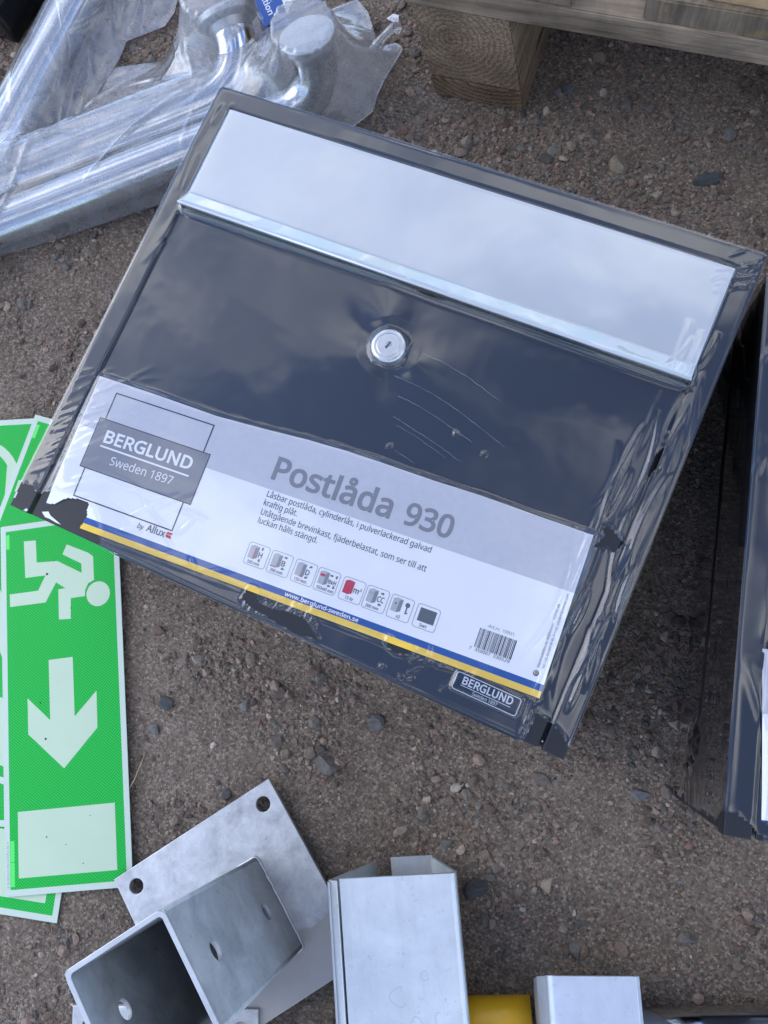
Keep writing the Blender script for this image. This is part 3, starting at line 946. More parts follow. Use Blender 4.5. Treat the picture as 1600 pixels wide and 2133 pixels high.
    for P in holes:
        ins = in_poly(FU + jag, FV + jag, P)
        keep &= ~ins
        m = (FU > min(p[0] for p in P) - 8) & (FU < max(p[0] for p in P) + 8) & (FV > min(p[1] for p in P) - 8) & (FV < max(p[1] for p in P) + 8) & ~ins
        d, _, _ = near_poly(FU[m], FV[m], P)
        Z[m] += 0.7 * np.exp(-(d / 1.8) ** 2) * (0.2 + fbm(FU[m] / 6, FV[m] / 6, seed + 4, 2)) * np.clip(e[m] / 4, 0, 1)
    Vt = np.stack([FU - CX, FV - CY, Z], -1).reshape(-1, 3)
    Ft = grid_faces(len(fu), len(fv), keep)
    Vs = [Vt]; Fs = [Ft]; off = len(Vt)
    if sides:
        # skirts down the four sides, loose and creased
        for side in range(4):
            Ls = BH if side in (0, 1) else BW
            ns, nd = int(Ls / 1.8), 70
            s = np.linspace(-0.9, Ls + 0.9, ns); dpt = np.linspace(0.3, 140, nd)
            SS, DD = np.meshgrid(s, dpt, indexing='ij')
            o = 0.8 + 0.9 * fbm(SS / 50, DD / 40, seed + 20 + side, 2) * np.clip(DD / 15, 0, 1)
            o += 1.3 * np.exp(-((DD - 74 - 2 * np.sin(SS / 60)) / 1.6) ** 2)               # the weld seam
            o += 0.35 * np.clip(DD / 30, 0, 1) * fbm(SS / 70, DD / 12, seed + 30 + side, 2)
            g2 = np.exp(-((SS - 30) / 26) ** 2) * np.exp(-((DD - 84) / 24) ** 2)             # film gathered at the welded corner
            o += g2 * (2.5 + 5.0 * np.abs(fbm(SS / 9 + DD / 14, DD / 7, seed + 50 + side, 3) - 0.5) * 2)
            if side == 0: P3 = np.stack([-o - CX, SS - CY, 150 - DD], -1)
            elif side == 1: P3 = np.stack([BW + o - CX, SS - CY, 150 - DD], -1)
            elif side == 2: P3 = np.stack([SS - CX, -o - CY, 150 - DD], -1)
            else: P3 = np.stack([SS - CX, BH + o - CY, 150 - DD], -1)
            jg = (fbm(SS / 9, DD / 9, seed + 40 + side, 3) - 0.5) * 10
            if side in (0, 1):
                kp = SS + jg > np.where(DD < 14, 12 - 0.5 * DD, 4)
            else:
                kp = np.ones(SS.shape, bool)
                if side == 2:
                    kp = (SS + jg > 70) & (SS + jg < 366) & ~((SS + jg > 176) & (SS + jg < 232) & (DD < 22 + jg))
            Fk = grid_faces(ns, nd, kp)
            Vs.append(P3.reshape(-1, 3)); Fs.append(Fk + off); off += P3.shape[0] * P3.shape[1]
    V2, F2 = compact(np.concatenate(Vs), np.concatenate(Fs))
    return np_mesh('shrink_film', V2, F2, True)

SCRATCHES = [
    [(206.6, 175), (220.1, 174.3), (232.1, 173.1), (245.3, 170.6), (259.9, 166.6), (278.4, 160.8), (290.9, 156.7)],
    [(217.6, 195.1), (232.4, 194.4), (249.3, 191.4), (263, 187.3), (277.5, 183.1)],
    [(214.3, 163.5), (227, 162.6), (245.1, 159), (258.6, 155.5), (271.8, 152.5)],
    [(216.2, 150.4), (230.2, 147.4), (242.4, 145.2), (258.8, 141.2), (268.4, 138.5)],
    [(220.6, 145.4), (233.5, 143.9), (247.1, 140.5), (260.5, 137.1)],
    [(226.3, 130.4), (235, 128.6), (242.7, 126.9)],
]

def build_mailbox(name, label, loc, rotz):
    t = thing(name, label, 'mailbox', loc, rotz, 'shrink wrapped mailboxes lying on their backs')
    # body: open-fronted tray behind the frame, its walls 1.2 mm sheet
    body = obj('body', box_mesh(0.6 - CX, 0.6 - CY, 0.0, BW - 0.6 - CX, BH - 0.6 - CY, 135.8, 1.2), M_black, t)
    # front frame: inverted U around the door
    fo = [(0, 0), (14.6, 0), (14.6, 315.6), (376.9, 315.6), (376.9, 0), (390, 0), (390, 328.2), (388.2, 330), (1.8, 330), (0, 328.2)]
    obj('front_frame', outline_mesh([[(x - CX, y - CY) for x, y in fo]], 14.0, 0.7, 136.0), M_black, t)
    dl = [(x - CX, y - CY) for x, y in rrect(17.0, 0.3, 374.2, 313.9, 1.0, 2)]
    hole = [(x - CX, y - CY) for x, y in circle(194.6, 192.0, 9.4, 24)]
    obj('door', outline_mesh([dl, hole], 2.4, 0.5, DOORZ - 2.4), M_black, t)
    # letter flap with a turned-out lip
    prof = thick_path([(313.6, 152.0), (300, 152.0), (262, 152.0), (247.5, 152.0), (245.8, 152.5), (244.5, 153.4), (236.4, 158.6), (234.9, 159.2)], 1.0)
    prof = [(y - CY, z) for y, z in prof]
    flap = obj('letter_flap', prism_x(prof, 17.2 - CX, 375.6 - CX, 'letter_flap'), M_silver, t)
    obj('hem', tube_mesh([(16.9 - CX, 234.6 - CY, 159.2), (375.9 - CX, 234.6 - CY, 159.2)], 0.95, 12), M_silver, flap)
    obj('hinge_rail', box_mesh(19 - CX, 250 - CY, DOORZ + 0.05, 373.5 - CX, 312 - CY, 151.4, 0.3, 1), M_black, t)
    # cylinder lock
    lock = obj('lock', lathe_mesh([(8.6, 146.8), (11.2, 149.2), (11.2, 152.6), (10.6, 153.7), (9.4, 154.2), (8.15, 154.2), (7.95, 153.75)], 44), M_lock, t, (194.6 - CX, 192 - CY, 0))
    obj('cylinder', lathe_mesh([(7.5, 153.0), (7.5, 154.25), (7.2, 154.4)], 36), M_lock, lock)
    obj('keyhole', box_mesh(-0.55, -3.0, 154.3, 0.55, 2.4, 154.5), M_dark, lock, (0.2, 0.2, 0), R(-12))
    kh = obj('key_slot', lathe_mesh([(2.0, 154.3), (2.0, 154.46), (1.8, 154.47)], 20), M_ink3, lock, (0.3, 0.6, 0))
    obj('tooth', box_mesh(-1.6, -1.9, 154.3, -0.4, -1.0, 154.52), M_dark, lock, (0.2, 0, 0))
    # maker's badge on the door
    bd = obj('badge', outline_mesh([[(x - CX, y - CY) for x, y in rrect(315.4, 10.5, 356.4, 22.0, 1.9)]], 0.8, 0.2, DOORZ + 0.03), M_badge, t)
    fz = lambda x, y: np.stack([np.asarray(x) - CX, np.asarray(y) - CY, np.full(len(x), DOORZ + 0.90)], -1)
    Print().add(poly2d(ring_loops(315.7, 10.8, 356.1, 21.7, 1.7, 0.42)), M_chrome_ink).build('badge_border', bd, fz)
    Print().add(text2d('BERGLUND', 320.4, 15.7, 31.4, 4.4, 0.012, 0.02), M_chrome_ink).build('lettering', bd, fz)
    Print().add(poly2d([rect(320.2, 14.5, 351.4, 14.85)]), M_chrome_ink).build('printed_line', bd, fz)
    Print().add(text2d('Sweden 1897', 328.4, 11.9, 15.6, 2.0), M_chrome_ink).build('lettering', bd, fz)
    build_label(t)
    return t

def rz(a, x, y):
    return x * math.cos(a) - y * math.sin(a), x * math.sin(a) + y * math.cos(a)

A1 = R(-24.10)
c1 = rz(A1, CX, CY)
box1 = build_mailbox('mailbox', 'dark blue-black mailbox with silver letter flap and torn film, whole in view', (-329.1 + c1[0], 113.3 + c1[1], 0), A1)
A2 = R(-8.8)
c2 = rz(A2, CX, CY)
box2 = box1.copy(); col.objects.link(box2)
box2.location = ((110.8 + c2[0]) * S, (-84.2 + c2[1]) * S, 0); box2.rotation_euler = (0, 0, A2)
box2['label'] = 'dark mailbox cut off by the right picture edge, only its left strip showing'
for ch in list(box1.children):
    c = ch.copy(); col.objects.link(c); c.parent = box2
    if ch.name.startswith('paper_label'): c.location.x -= 0.0045
    for g in list(ch.children):
        d = g.copy(); col.objects.link(d); d.parent = c
film1 = obj('shrink_film', film_mesh(0.85, HOLES1, 11), M_film, box1)
film2 = obj('shrink_film', film_mesh(1.5, HOLES2, 23, True, False), M_film, box2)
for L in SCRATCHES:                                    # scuffs in the film
    P = []
    for i in range(len(L) - 1):
        for k in range(6):
            f = k / 6; x = L[i][0] * (1 - f) + L[i + 1][0] * f; y = L[i][1] * (1 - f) + L[i + 1][1] * f
            P.append((x - CX + random.uniform(-.25, .25), y - CY + random.uniform(-.25, .25), 0))
    dg = np.hypot(np.array([p[0] for p in P]) + CX - 194.6, np.array([p[1] for p in P]) + CY - 192)
    P = [(p[0], p[1], 151.2 + 3.0 * math.exp(-(q - 11) / 22)) for p, q in zip(P, dg)]
    obj('scratch', tube_mesh(P, [0.03 + 0.07 * random.random() for _ in P], 5, True), M_scr, film1)
for pts in ([(0.2, 5.5), (0.2, 9.6), (1.3, 9.9), (1.4, 5.6)], [(11.0, 0.5), (13.6, 0.6), (13.9, 2.3), (12.3, 2.6)]):
    obj('paint_chip', outline_mesh([[(x - CX, y - CY) for x, y in pts]], 0.12, 0, 150.03), M_chip, box1)
obj('paper_scrap', outline_mesh([[(x - CX, y - CY) for x, y in [(23.2, 4.6), (27.4, 6.6), (30.2, 4.7), (36.4, 3.2), (39.8, 2.2), (36, 2.1), (30.5, 2.6), (27, 2.4)]]], 0.12, 0, DOORZ + 0.05), M_paper, box1)
obj('glint_screw', lathe_mesh([(0.7, 135.9), (0.7, 146.4), (0.4, 146.7)], 12), M_lock, box1, (375.6 - CX, 4.6 - CY, 0))

# ------------------------------------------------------------------ exit signs
FIG = [(21.2, 281.7), (32.1, 281.1), (32.5, 262.0), (51.2, 260.9), (72.5, 248.1), (72.3, 256.0), (55.8, 266.0), (59.9, 274.0), (78.7, 264.4), (83.0, 260.8), (83.1, 240.8), (77.8, 238.6), (75.0, 233.2), (74.7, 228.3), (62.1, 228.2), (61.6, 211.0), (51.1, 211.7), (51.3, 236.9), (57.6, 237.0), (49.5, 243.0), (39.7, 227.3), (7.8, 227.3), (7.6, 237.9), (33.3, 238.0), (40.1, 250.0), (21.9, 250.2)]
ARROW = [(41.2, 179.6), (62.3, 179.8), (62.5, 132.2), (81.9, 150.5), (81.6, 121.5), (52.2, 92.6), (22.1, 122.0), (22.0, 150.7), (41.3, 131.3)]

def exit_sign(label, bl, ang, z, w=106.0, h=297.0, kind='arrow'):
    t = thing('exit_sign', label, 'exit sign', (bl[0], bl[1], z), ang, 'luminous green exit signs fanned out on the gravel')
    obj('panel', outline_mesh([rrect(0, 0, w, h, 0.6, 2)], 0.75, 0.12), M_glow2, t)
    flat = lambda k: (lambda x, y: np.stack([np.asarray(x), np.asarray(y), np.full(len(x), 0.77 + k)], -1))
    fld = Print(); fld.add(poly2d([rect(4.7, 4.9, w - 4.7, h - 5.0)]), M_green); fld.build('green_field', t, flat(0.0))
    if kind == 'arrow':
        f = Print(); f.add(poly2d([FIG]), M_glow); f.add(poly2d([circle(86.3, 228.9, 10.3, 40)]), M_glow); f.build('running_figure', t, flat(0.06))
        Print().add(poly2d([ARROW]), M_glow).build('arrow', t, flat(0.06))
        Print().add(poly2d([rect(11.9, 13.0, 93.8, 62.8)]), M_glow).build('door_symbol', t, flat(0.06))
    else:
        o = [(x, y) for x, y in circle(w - 62, h - 62, 46, 40)]
        i = [(x, y) for x, y in circle(w - 62, h - 62, 38, 40)]
        Print().add(poly2d([o, i]), M_glow).add(poly2d([rrect(w - 30, h - 82, w + -4, h - 42, 1)]), M_glow, 0.03).build('ring_symbol', t, flat(0.06))
    for x0, y0, x1, y1 in ((4.9, 276.5 + h - 297, 8.0, 289 + h - 297), (5.0, 7, 8.6, 25), (5.0, 25.4, 8.6, 41.3)):
        Print().add(poly2d([rect(x0, y0, x1, y1)]), M_tagg).build('maker_tag', t, flat(0.04))
    Print().add(text2d('SE Patent No 0100616-4', 2.0, 38.2, 32.0, 1.9, R(-90)), M_signtxt).add(poly2d([circle(2.9, 40.2, 0.5, 10)]), M_signtxt).build('lettering', t, flat(0.03))
    return t

RA = R(6.2)
sD = exit_sign('exit sign under the arrow sign, only its lower right corner sticking out', (-460.5, -176.0), R(-5.7), 0.9)
sC = exit_sign('wide green sign at the left edge with a pale ring symbol', (-566, -118), R(0.5), 1.75, 168, 340, 'ring')
sB = exit_sign('tilted exit sign with its upper corner beside the mailbox', (-496.0, -57.0), R(-17.3), 2.6)
sA = exit_sign('topmost exit sign with running figure and arrow in full view', (-398.5, -168.6), RA, 3.45)
for x, y, r_ in ((41.5, 251, 1.0), (33, 146, .7), (37, 117, .9), (36, 42, .6), (52, 35, .45), (66, 20, .5), (62, 220, .5), (48, 262, .35), (73, 55, .4)):
    obj('dirt_speck', lathe_mesh([(r_, 0.85), (r_ * .8, 0.85 + r_ * .35), (r_ * .3, 0.85 + r_ * .55)], 9), M_dirt, sA, (x, y, 0))

# ------------------------------------------------------------------ galvanised post base (and a second one below the frame)
def build_post_base(label, loc, ang, group):
    t = thing('post_base', label, 'post base', loc, ang, group)
    # plate: local x along its long top edge, y towards the top edge
    W_, H_, th = 142.0, 144.0, 5.0
    pl = [(0, -H_), (W_, -H_), (W_, 0), (0.0, 0)]
    holes = [circle(11 + 2.6, -13 - 0.5, 5.6), circle(W_ - 13, -14, 5.6), circle(W_ - 13, -H_ + 14, 5.6), circle(14, -H_ + 14, 5.6)]
    obj('base_plate', outline_mesh([pl] + holes, th, 0.5, 0), M_galv, t)
    # square tube, welded on: corner a near the middle of the plate
    ax, ay = 38.6, -43.6; tw, td, hh, wt = 71.0, 67.0, 167.0, 3.0
    x0, x1, y1, y0 = ax, ax + td, ay, ay - tw
    def wall(name, axis, p, q, at, hole):
        # wall in the plane axis = at, spanning p..q across and z up
        loops = [rect(p, th, q, th + hh)]
        if hole:
            m = (p + q) / 2; loops += [circle(m, th + 32, 6.2), circle(m, th + 131, 6.2)]
        me = outline_mesh(loops, wt, 0.25, 0)
        if axis == 'y': me.transform(Matrix(((1, 0, 0, 0), (0, 0, 1, at * S), (0, 1, 0, 0), (0, 0, 0, 1))))
        else: me.transform(Matrix(((0, 0, 1, at * S), (1, 0, 0, 0), (0, 1, 0, 0), (0, 0, 0, 1))))
        me.flip_normals() if axis == 'y' else None
        return obj(name, me, M_galv2, t)
    wall('tube_wall', 'x', y0 + 1, y1 - 1, x1 - wt, True)
    wall('tube_wall', 'x', y0 + 1, y1 - 1, x0, True)
    wall('tube_wall', 'y', x0 + wt + .01, x1 - wt - .01, y1 - wt, False)
    wall('tube_wall', 'y', x0 + wt + .01, x1 - wt - .01, y0, False)
    ring = [rrect(x0 - .15, y0 - .15, x1 + .15, y1 + .15, 5.5), rrect(x0 + wt, y0 + wt, x1 - wt, y1 - wt, 2.5)]
    obj('cut_edge', outline_mesh([ring[0], ring[1]], 1.6, 0.4, th + hh - 1.0), M_galvrim, t)
    for k, (x, y) in enumerate(((x0 + 1.6, y0 + 1.6), (x1 - 1.6, y0 + 1.6), (x1 - 1.6, y1 - 1.6), (x0 + 1.6, y1 - 1.6))):
        obj('rounded_corner', tube_mesh([(x, y, th), (x, y, th + hh - 1.2)], 1.9, 14), M_galv2, t)
    # weld bead around the foot
    loop = rrect(x0 - .6, y0 - .6, x1 + .6, y1 + .6, 3, 3)
    dense = []
    for i in range(len(loop)):
        a, b = loop[i], loop[(i + 1) % len(loop)]; n = max(1, int(math.hypot(b[0] - a[0], b[1] - a[1]) / 3))
        dense += [(a[0] + (b[0] - a[0]) * k / n + random.uniform(-.3, .3), a[1] + (b[1] - a[1]) * k / n + random.uniform(-.3, .3), th + .4) for k in range(n)]
    dense.append(dense[0])
    obj('weld_bead', tube_mesh(dense, [1.0 + 0.5 * random.random() for _ in dense], 8, False), M_galvrim, t)
    return t

PA = math.atan2(75.4, 118.6)
base1 = build_post_base('galvanised post base with upright square tube beside the exit signs', (-306.5, -151.5, 1.2), PA, 'galvanised post bases')
base1.rotation_euler = (R(-2.2), R(0.3), PA)
base1.location.z = 0.0046
base2 = base1.copy(); col.objects.link(base2)
base2['label'] = 'second galvanised base plate at the bottom edge, under the post base with the tube'
base2.location = (-0.3292, -0.2378, 0.0125); base2.rotation_euler = (0, 0, R(2.0))
for ch in list(base1.children):
    c = ch.copy(); col.objects.link(c); c.parent = base2

# ------------------------------------------------------------------ zinc profiles and rods along the bottom edge
def prism_y(prof, y0, y1, name, skew=None):
    n = len(prof); V = [(x, y0 + (skew(x, z) if skew else 0), z) for x, z in prof] + [(x, y1, z) for x, z in prof]
    F = [(k, n + k, n + (k + 1) % n, (k + 1) % n) for k in range(n)]
    F += [tuple(range(n)), tuple(range(2 * n - 1, n - 1, -1))]
    return np_mesh(name, V, F, False)

def bevel_mesh(me, w=0.5, seg=2, ang=35):
    bm = bmesh.new(); bm.from_mesh(me)
    bmesh.ops.recalc_face_normals(bm, faces=bm.faces[:])
    ed = [e for e in bm.edges if len(e.link_faces) == 2 and e.calc_face_angle(0) > R(ang)]
    bmesh.ops.bevel(bm, geom=ed, offset=w * S, segments=seg, affect='EDGES', clamp_overlap=True)
    bm.to_mesh(me); bm.free(); me.update()
    return me

M_stain = simple('water_mark', (0.58, 0.60, 0.60), 0.5, 0.4)
p1 = thing('zinc_profile', 'wide pale zinc channel profile lying beside the post base', 'metal profile', (-84.5, -130.5, 0), R(4.6), 'zinc channel profiles')
X = lambda v: v + 84
def arc(cx, cz, r, a0, a1, n=6):
    return [(cx + r * math.cos(R(a0 + (a1 - a0) * k / n)), cz + r * math.sin(R(a0 + (a1 - a0) * k / n))) for k in range(n + 1)]
top = [(-36, 60.6)] + arc(38.0, 56.6, 4.0, 90, -15, 7) + [(22, 4)]
obj('web', bevel_mesh(prism_y(thick_path(top, 2.4), 0, -300, 'web'), 0.3, 1), M_alu, p1)
obj('lip', bevel_mesh(prism_y(thick_path([(-20, 4), (-43.2, 58.2), (-42.2, 60.2), (-37.4, 61.4)], 2.2), -1, -300, 'lip'), 0.3, 1), M_alu, p1)
obj('edge_strip', bevel_mesh(prism_y([(-44.4, 57.6), (-42.9, 57.6), (-42.4, 63.4), (-43.9, 63.4)], -1.2, -300, 'edge_strip'), 0.2, 1), M_galvrim, p1)
obj('flange', bevel_mesh(prism_y(thick_path([(-9, 3.2), (22.0, 2.8)], 2.4), 1, -300, 'flange'), 0.3, 1), M_alu, p1)
for (px, py, r0, r1, a0, a1) in ((-1.5, -74, 5.0, 5.6, 60, 320), (16.5, -62, 2.3, 2.8, 0, 340), (9.0, -92, 4.6, 5.1, 20, 230), (26, -89, 4.4, 5.0, 100, 330)):   # dried water rings
    n = 26; V = []; 
    for k in range(n + 1):
        a = R(a0 + (a1 - a0) * k / n); q = 1 + 0.12 * math.sin(3 * a + px)
        V += [(px + r0 * q * math.cos(a), py + 1.1 * r0 * q * math.sin(a), 61.93), (px + r1 * q * math.cos(a), py + 1.1 * r1 * q * math.sin(a), 61.93)]
    obj('water_stain', np_mesh('water_stain', V, [(2 * k, 2 * k + 1, 2 * k + 3, 2 * k + 2) for k in range(n)]), M_stain, p1)

p2 = thing('zinc_profile', 'short bluish zinc channel end between the yellow tube and the steel rod', 'metal profile', (44, -184.5, 0), R(2.4), 'zinc channel profiles')
t2 = [(-36, 30), (-33.8, 54)] + arc(-24.0, 60.5, 4.5, 165, 90, 6) + [(26.5, 65.0), (27.8, 63.5), (28, 4)]
obj('channel', bevel_mesh(prism_y(thick_path(t2, 2.2), 0, -160, 'channel', lambda x, z: -0.38 * (65 - min(z, 65))), 0.3, 1), M_alu2, p2)
obj('side_wall', bevel_mesh(prism_y(thick_path([(-36, 31), (-36.6, 3)], 2.2), -26, -160, 'side_wall'), 0.3, 1), M_alu2, p2)

yr = tag(obj('yellow_tube', tube_mesh([(-48, -233.5, 15.5), (-30, -232.5, 15.5), (-20, -231.8, 15.7), (6, -230, 15.5)], [15.0, 15.6, 15.4, 15.5], 40), M_yrod), 'yellow painted tube lying between the two zinc profiles', 'tube')
sr = tag(obj('steel_rod', tube_mesh([(75, -235.5, 16.5), (120, -232.3, 16.5), (330, -217.5, 16.5)], 16.5, 40), M_steel), 'shiny dark steel rod at the lower right edge', 'rod')

# ------------------------------------------------------------------ grab rails in plastic bags
def bend_path(p0, p1, zc, roll, length, rb=40):
    """straight pipe on the ground from p0 to p1, then a quarter bend rolled away from upright"""
    d = Vector((p1[0] - p0[0], p1[1] - p0[1], 0)); L = d.length; d.normalize()
    up = Vector((-d.y * math.sin(roll), d.x * math.sin(roll), math.cos(roll)))
    e = Vector((p1[0], p1[1], zc)); P = []
    n = 14
    for k in range(n): P.append(Vector((p0[0], p0[1], zc)) + d * (L - rb) * k / n)
    c = e - d * rb + up * rb
    for k in range(13):
        a = R(90 * k / 12); P.append(c + d * rb * math.sin(a) - up * rb * math.cos(a))
    P.append(e + up * (length - 4))
    return P, up, e + up * length

def grab_rail(label, p0, p1, roll, length, rf=26, rad=18.5):
    t = thing('grab_rail', label, 'grab rail', (p1[0], p1[1], 0), 0, 'steel grab rails packed in clear bags')
    zc = rad + 1.5; o = Vector((p1[0], p1[1], 0))
    P, up, end = bend_path(p0, p1, zc, roll, length)
    obj('pipe', tube_mesh([p - o for p in P], rad, 36), M_pipe, t)
    fl = obj('flange', lathe_mesh([(rad + 0.2, -16), (rad + 1.5, -9), (rf - 1, -6.5), (rf, -5.5), (rf, -0.8), (rf - 0.8, 0), (rf - 4, 0)], 48), M_flange, t)
    fl.location = (end - o) * S
    fl.rotation_euler = up.to_track_quat('Z', 'X').to_euler()
    return t

PIPE_A = ((-520, 379), (-146, 498)); PIPE_B = ((-540, 420), (-216, 519)); PIPE_C = ((-520, 338), (-352, 715))
railA = grab_rail('bent steel grab rail in the bag touching the mailbox corner', *PIPE_A, R(15), 60, 24)
railB = grab_rail('bent steel grab rail with wide flange in the middle bag', *PIPE_B, R(64), 60, 28)
railC = grab_rail('straight stretch of steel rail in the upper left bag', *PIPE_C, R(-60), 70, 26)

def bag_mesh(poly, pipes, posts, seed, axis, floor=2.0, step=1.3, folds=70):
    r = np.random.default_rng(seed)
    xs = [p[0] for p in poly]; ys = [p[1] for p in poly]
    def field(st):
        x = np.arange(min(xs) - st, max(xs) + st, st); y = np.arange(min(ys) - st, max(ys) + st, st)
        return x, y, *np.meshgrid(x, y, indexing='ij')
    def obst(X, Y):
        o = np.full(X.shape, floor)
        for (a, b, rad) in pipes:
            ex, ey = b[0] - a[0], b[1] - a[1]; L = ex * ex + ey * ey
            t = np.clip(((X - a[0]) * ex + (Y - a[1]) * ey) / L, 0, 1)
            d = np.hypot(X - a[0] - t * ex, Y - a[1] - t * ey)
            o = np.maximum(o, np.where(d < rad + 2.5, rad + 3.2 + np.sqrt(np.clip((rad + 2.5) ** 2 - d * d, 0, None)), floor))
        for (cx, cy, rad, z) in posts:
            d = np.hypot(X - cx, Y - cy); o = np.maximum(o, np.where(d < rad, z, floor))
        return o
    # coarse solve
    x, y, X, Y = field(4.0)
    ins = in_poly(X, Y, poly); O = obst(X, Y); H = np.where(ins, O, floor)
    for k in range(260):
        A = H.copy()
        A[1:-1, 1:-1] = (H[2:, 1:-1] + H[:-2, 1:-1] + H[1:-1, 2:] + H[1:-1, :-2]) / 4 - 0.05
        H = np.where(ins, np.maximum(A, O), floor)
    x2, y2, X2, Y2 = field(step)
    a = np.clip((X2 - x[0]) / 4.0, 0, len(x) - 1.001); b = np.clip((Y2 - y[0]) / 4.0, 0, len(y) - 1.001)
    i, j = a.astype(int), b.astype(int); a -= i; b -= j
    Z = (H[i, j] * (1 - a) + H[i + 1, j] * a) * (1 - b) + (H[i, j + 1] * (1 - a) + H[i + 1, j + 1] * a) * b
    ins2 = in_poly(X2, Y2, poly)
    ca, sa = math.cos(axis), math.sin(axis)
    al, ac = X2 * ca + Y2 * sa, -X2 * sa + Y2 * ca
    Z += 2.4 * np.abs(fbm(al / 130, ac / 22, seed + 3, 2) - 0.5) * 2 + 0.8 * fbm(al / 30, ac / 16, seed + 5, 2)
    for _ in range(folds):
        k = r.integers(0, X2.size); u0, v0 = X2.ravel()[k], Y2.ravel()[k]
        if not in_poly(np.array([u0]), np.array([v0]), poly)[0]: continue
        t = axis + r.normal() * 0.45 if r.random() < 0.75 else r.uniform(0, math.pi)
        L = r.uniform(14, 70); w = r.uniform(1.4, 3.6); h = r.uniform(0.6, 2.6); q = 0.004 * r.normal()
        m = (abs(X2 - u0) < L) & (abs(Y2 - v0) < L)
        xx = (X2[m] - u0) * math.cos(t) + (Y2[m] - v0) * math.sin(t); yy = -(X2[m] - u0) * math.sin(t) + (Y2[m] - v0) * math.cos(t) - q * xx * xx
        Z[m] += h * np.exp(-(yy / w) ** 2) * np.clip(1 - (xx / L) ** 2, 0, 1) ** 1
    Z = np.maximum(Z, obst(X2, Y2) - 1.2)
    F = grid_faces(len(x2), len(y2), ins2)
    # pull the rim onto the outline
    used = np.zeros(X2.size, bool); used[np.unique(F)] = True
    cnt = np.bincount(F.ravel(), minlength=X2.size)
    rim = used & (cnt < 4)
    px, py = X2.ravel().copy(), Y2.ravel().copy()
    d, qx, qy = near_poly(px[rim], py[rim], poly)
    px[rim], py[rim] = qx, qy
    z = Z.ravel().copy(); z[rim] = floor + 1.0
    Vt = np.stack([px, py, z], 1)
    Vb = np.stack([px, py, np.where(rim, floor + 0.9, 1.3 + 0.8 * fbm(X2 / 20, Y2 / 20, seed + 9, 2).ravel())], 1)
    Vv = np.concatenate([Vt, Vb]); Ff = np.concatenate([F, F[:, ::-1] + len(Vt)])
    V2, F2 = compact(Vv, Ff)
    return np_mesh('plastic_bag', V2, F2, True)

BAG_A = [(-560, 333), (-483, 368), (-456, 380), (-395, 394), (-318, 415), (-280, 425), (-220, 444), (-180, 458), (-150, 467), (-126, 478), (-108, 492), (-104, 508), (-98, 522), (-84, 546), (-81, 552), (-87, 559), (-97, 558), (-104, 556), (-107, 572), (-113, 594), (-123, 609), (-147, 602), (-165, 593), (-188, 598), (-206, 591), (-240, 574), (-279, 553), (-311, 534), (-357, 513), (-403, 498), (-450, 480), (-560, 440)]
BAG_B = [(-580, 405), (-481, 432), (-413, 442), (-321, 470), (-260, 500), (-215, 545), (-196, 560), (-205, 590), (-222, 606), (-235, 628), (-255, 627), (-272, 617), (-285, 594), (-308, 568), (-363, 567), (-369, 545), (-395, 516), (-440, 500), (-580, 470)]
BAG_C = [(-560, 400), (-499, 515), (-473, 559), (-442, 611), (-424, 640), (-400, 700), (-370, 765), (-310, 745), (-292, 690), (-295, 640), (-299, 618), (-308, 604), (-345, 593), (-352, 573), (-381, 523), (-409, 499), (-417, 477), (-428, 430), (-438, 397), (-456, 386), (-484, 376), (-530, 320), (-580, 320)]
bagB = tag(obj('plastic_bag', bag_mesh(BAG_B, [(PIPE_B[0], (-245, 512), 18.5), ((-232, 530), (-234, 560), 20)], [(-236, 566, 27, 80)], 61, R(20), 2.0), M_bag), 'crumpled clear plastic bag behind the others, around the wide-flanged rail', 'plastic bag', 'clear plastic bags around the rails')
bagA = tag(obj('plastic_bag', bag_mesh(BAG_A, [(PIPE_A[0], (-175, 487), 18.5), (PIPE_B[0], (-245, 512), 20.5), ((-236, 512), (-220, 535), 20.5)], [(-152, 511, 27, 91)], 71, R(21), 3.0), M_bag), 'clear plastic bag tucked against the mailbox, its twisted end near the pallet', 'plastic bag', 'clear plastic bags around the rails')
bagC = tag(obj('plastic_bag', bag_mesh(BAG_C, [(PIPE_C[0], (-368, 680), 18.5), (PIPE_A[0], (-300, 443), 22), (PIPE_B[0], (-300, 494), 22)], [(-300, 690, 24, 60)], 81, R(66), 3.4), M_bag), 'clear plastic bag lying across the upper left corner', 'plastic bag', 'clear plastic bags around the rails')
# the twisted end of the nearer bag with its printed scrap
tw = obj('twisted_end', tube_mesh([(-106, 551, 8), (-102, 553, 13), (-97, 557, 15), (-92, 560, 17), (-87, 561, 20), (-84, 559, 22)], [6, 4, 3.4, 3.8, 4.6, 5.4], 12, False), M_bag, bagA)
obj('printed_scrap', np_mesh('printed_scrap', [(-93, 566, 25.2), (-87, 569, 26.4), (-82, 567, 26.2), (-82.5, 561, 25.2), (-88, 562, 25.6)], [(4, 3, 2, 1, 0)]), M_white, bagA)
Print().add(text2d('PO', -83.2, 564.4, 6.2, 3.0, R(170)), M_ink2).build('lettering', bagA, lambda x, y: np.stack([np.asarray(x), np.asarray(y), np.full(len(x), 26.75)], -1))

# ------------------------------------------------------------------ blue packet and black case at the top edge
PKA = R(-72)
pk = thing('printed_packet', 'blue and white printed packet poking out behind the bags', 'packet', (-213, 590, 1.5), PKA)
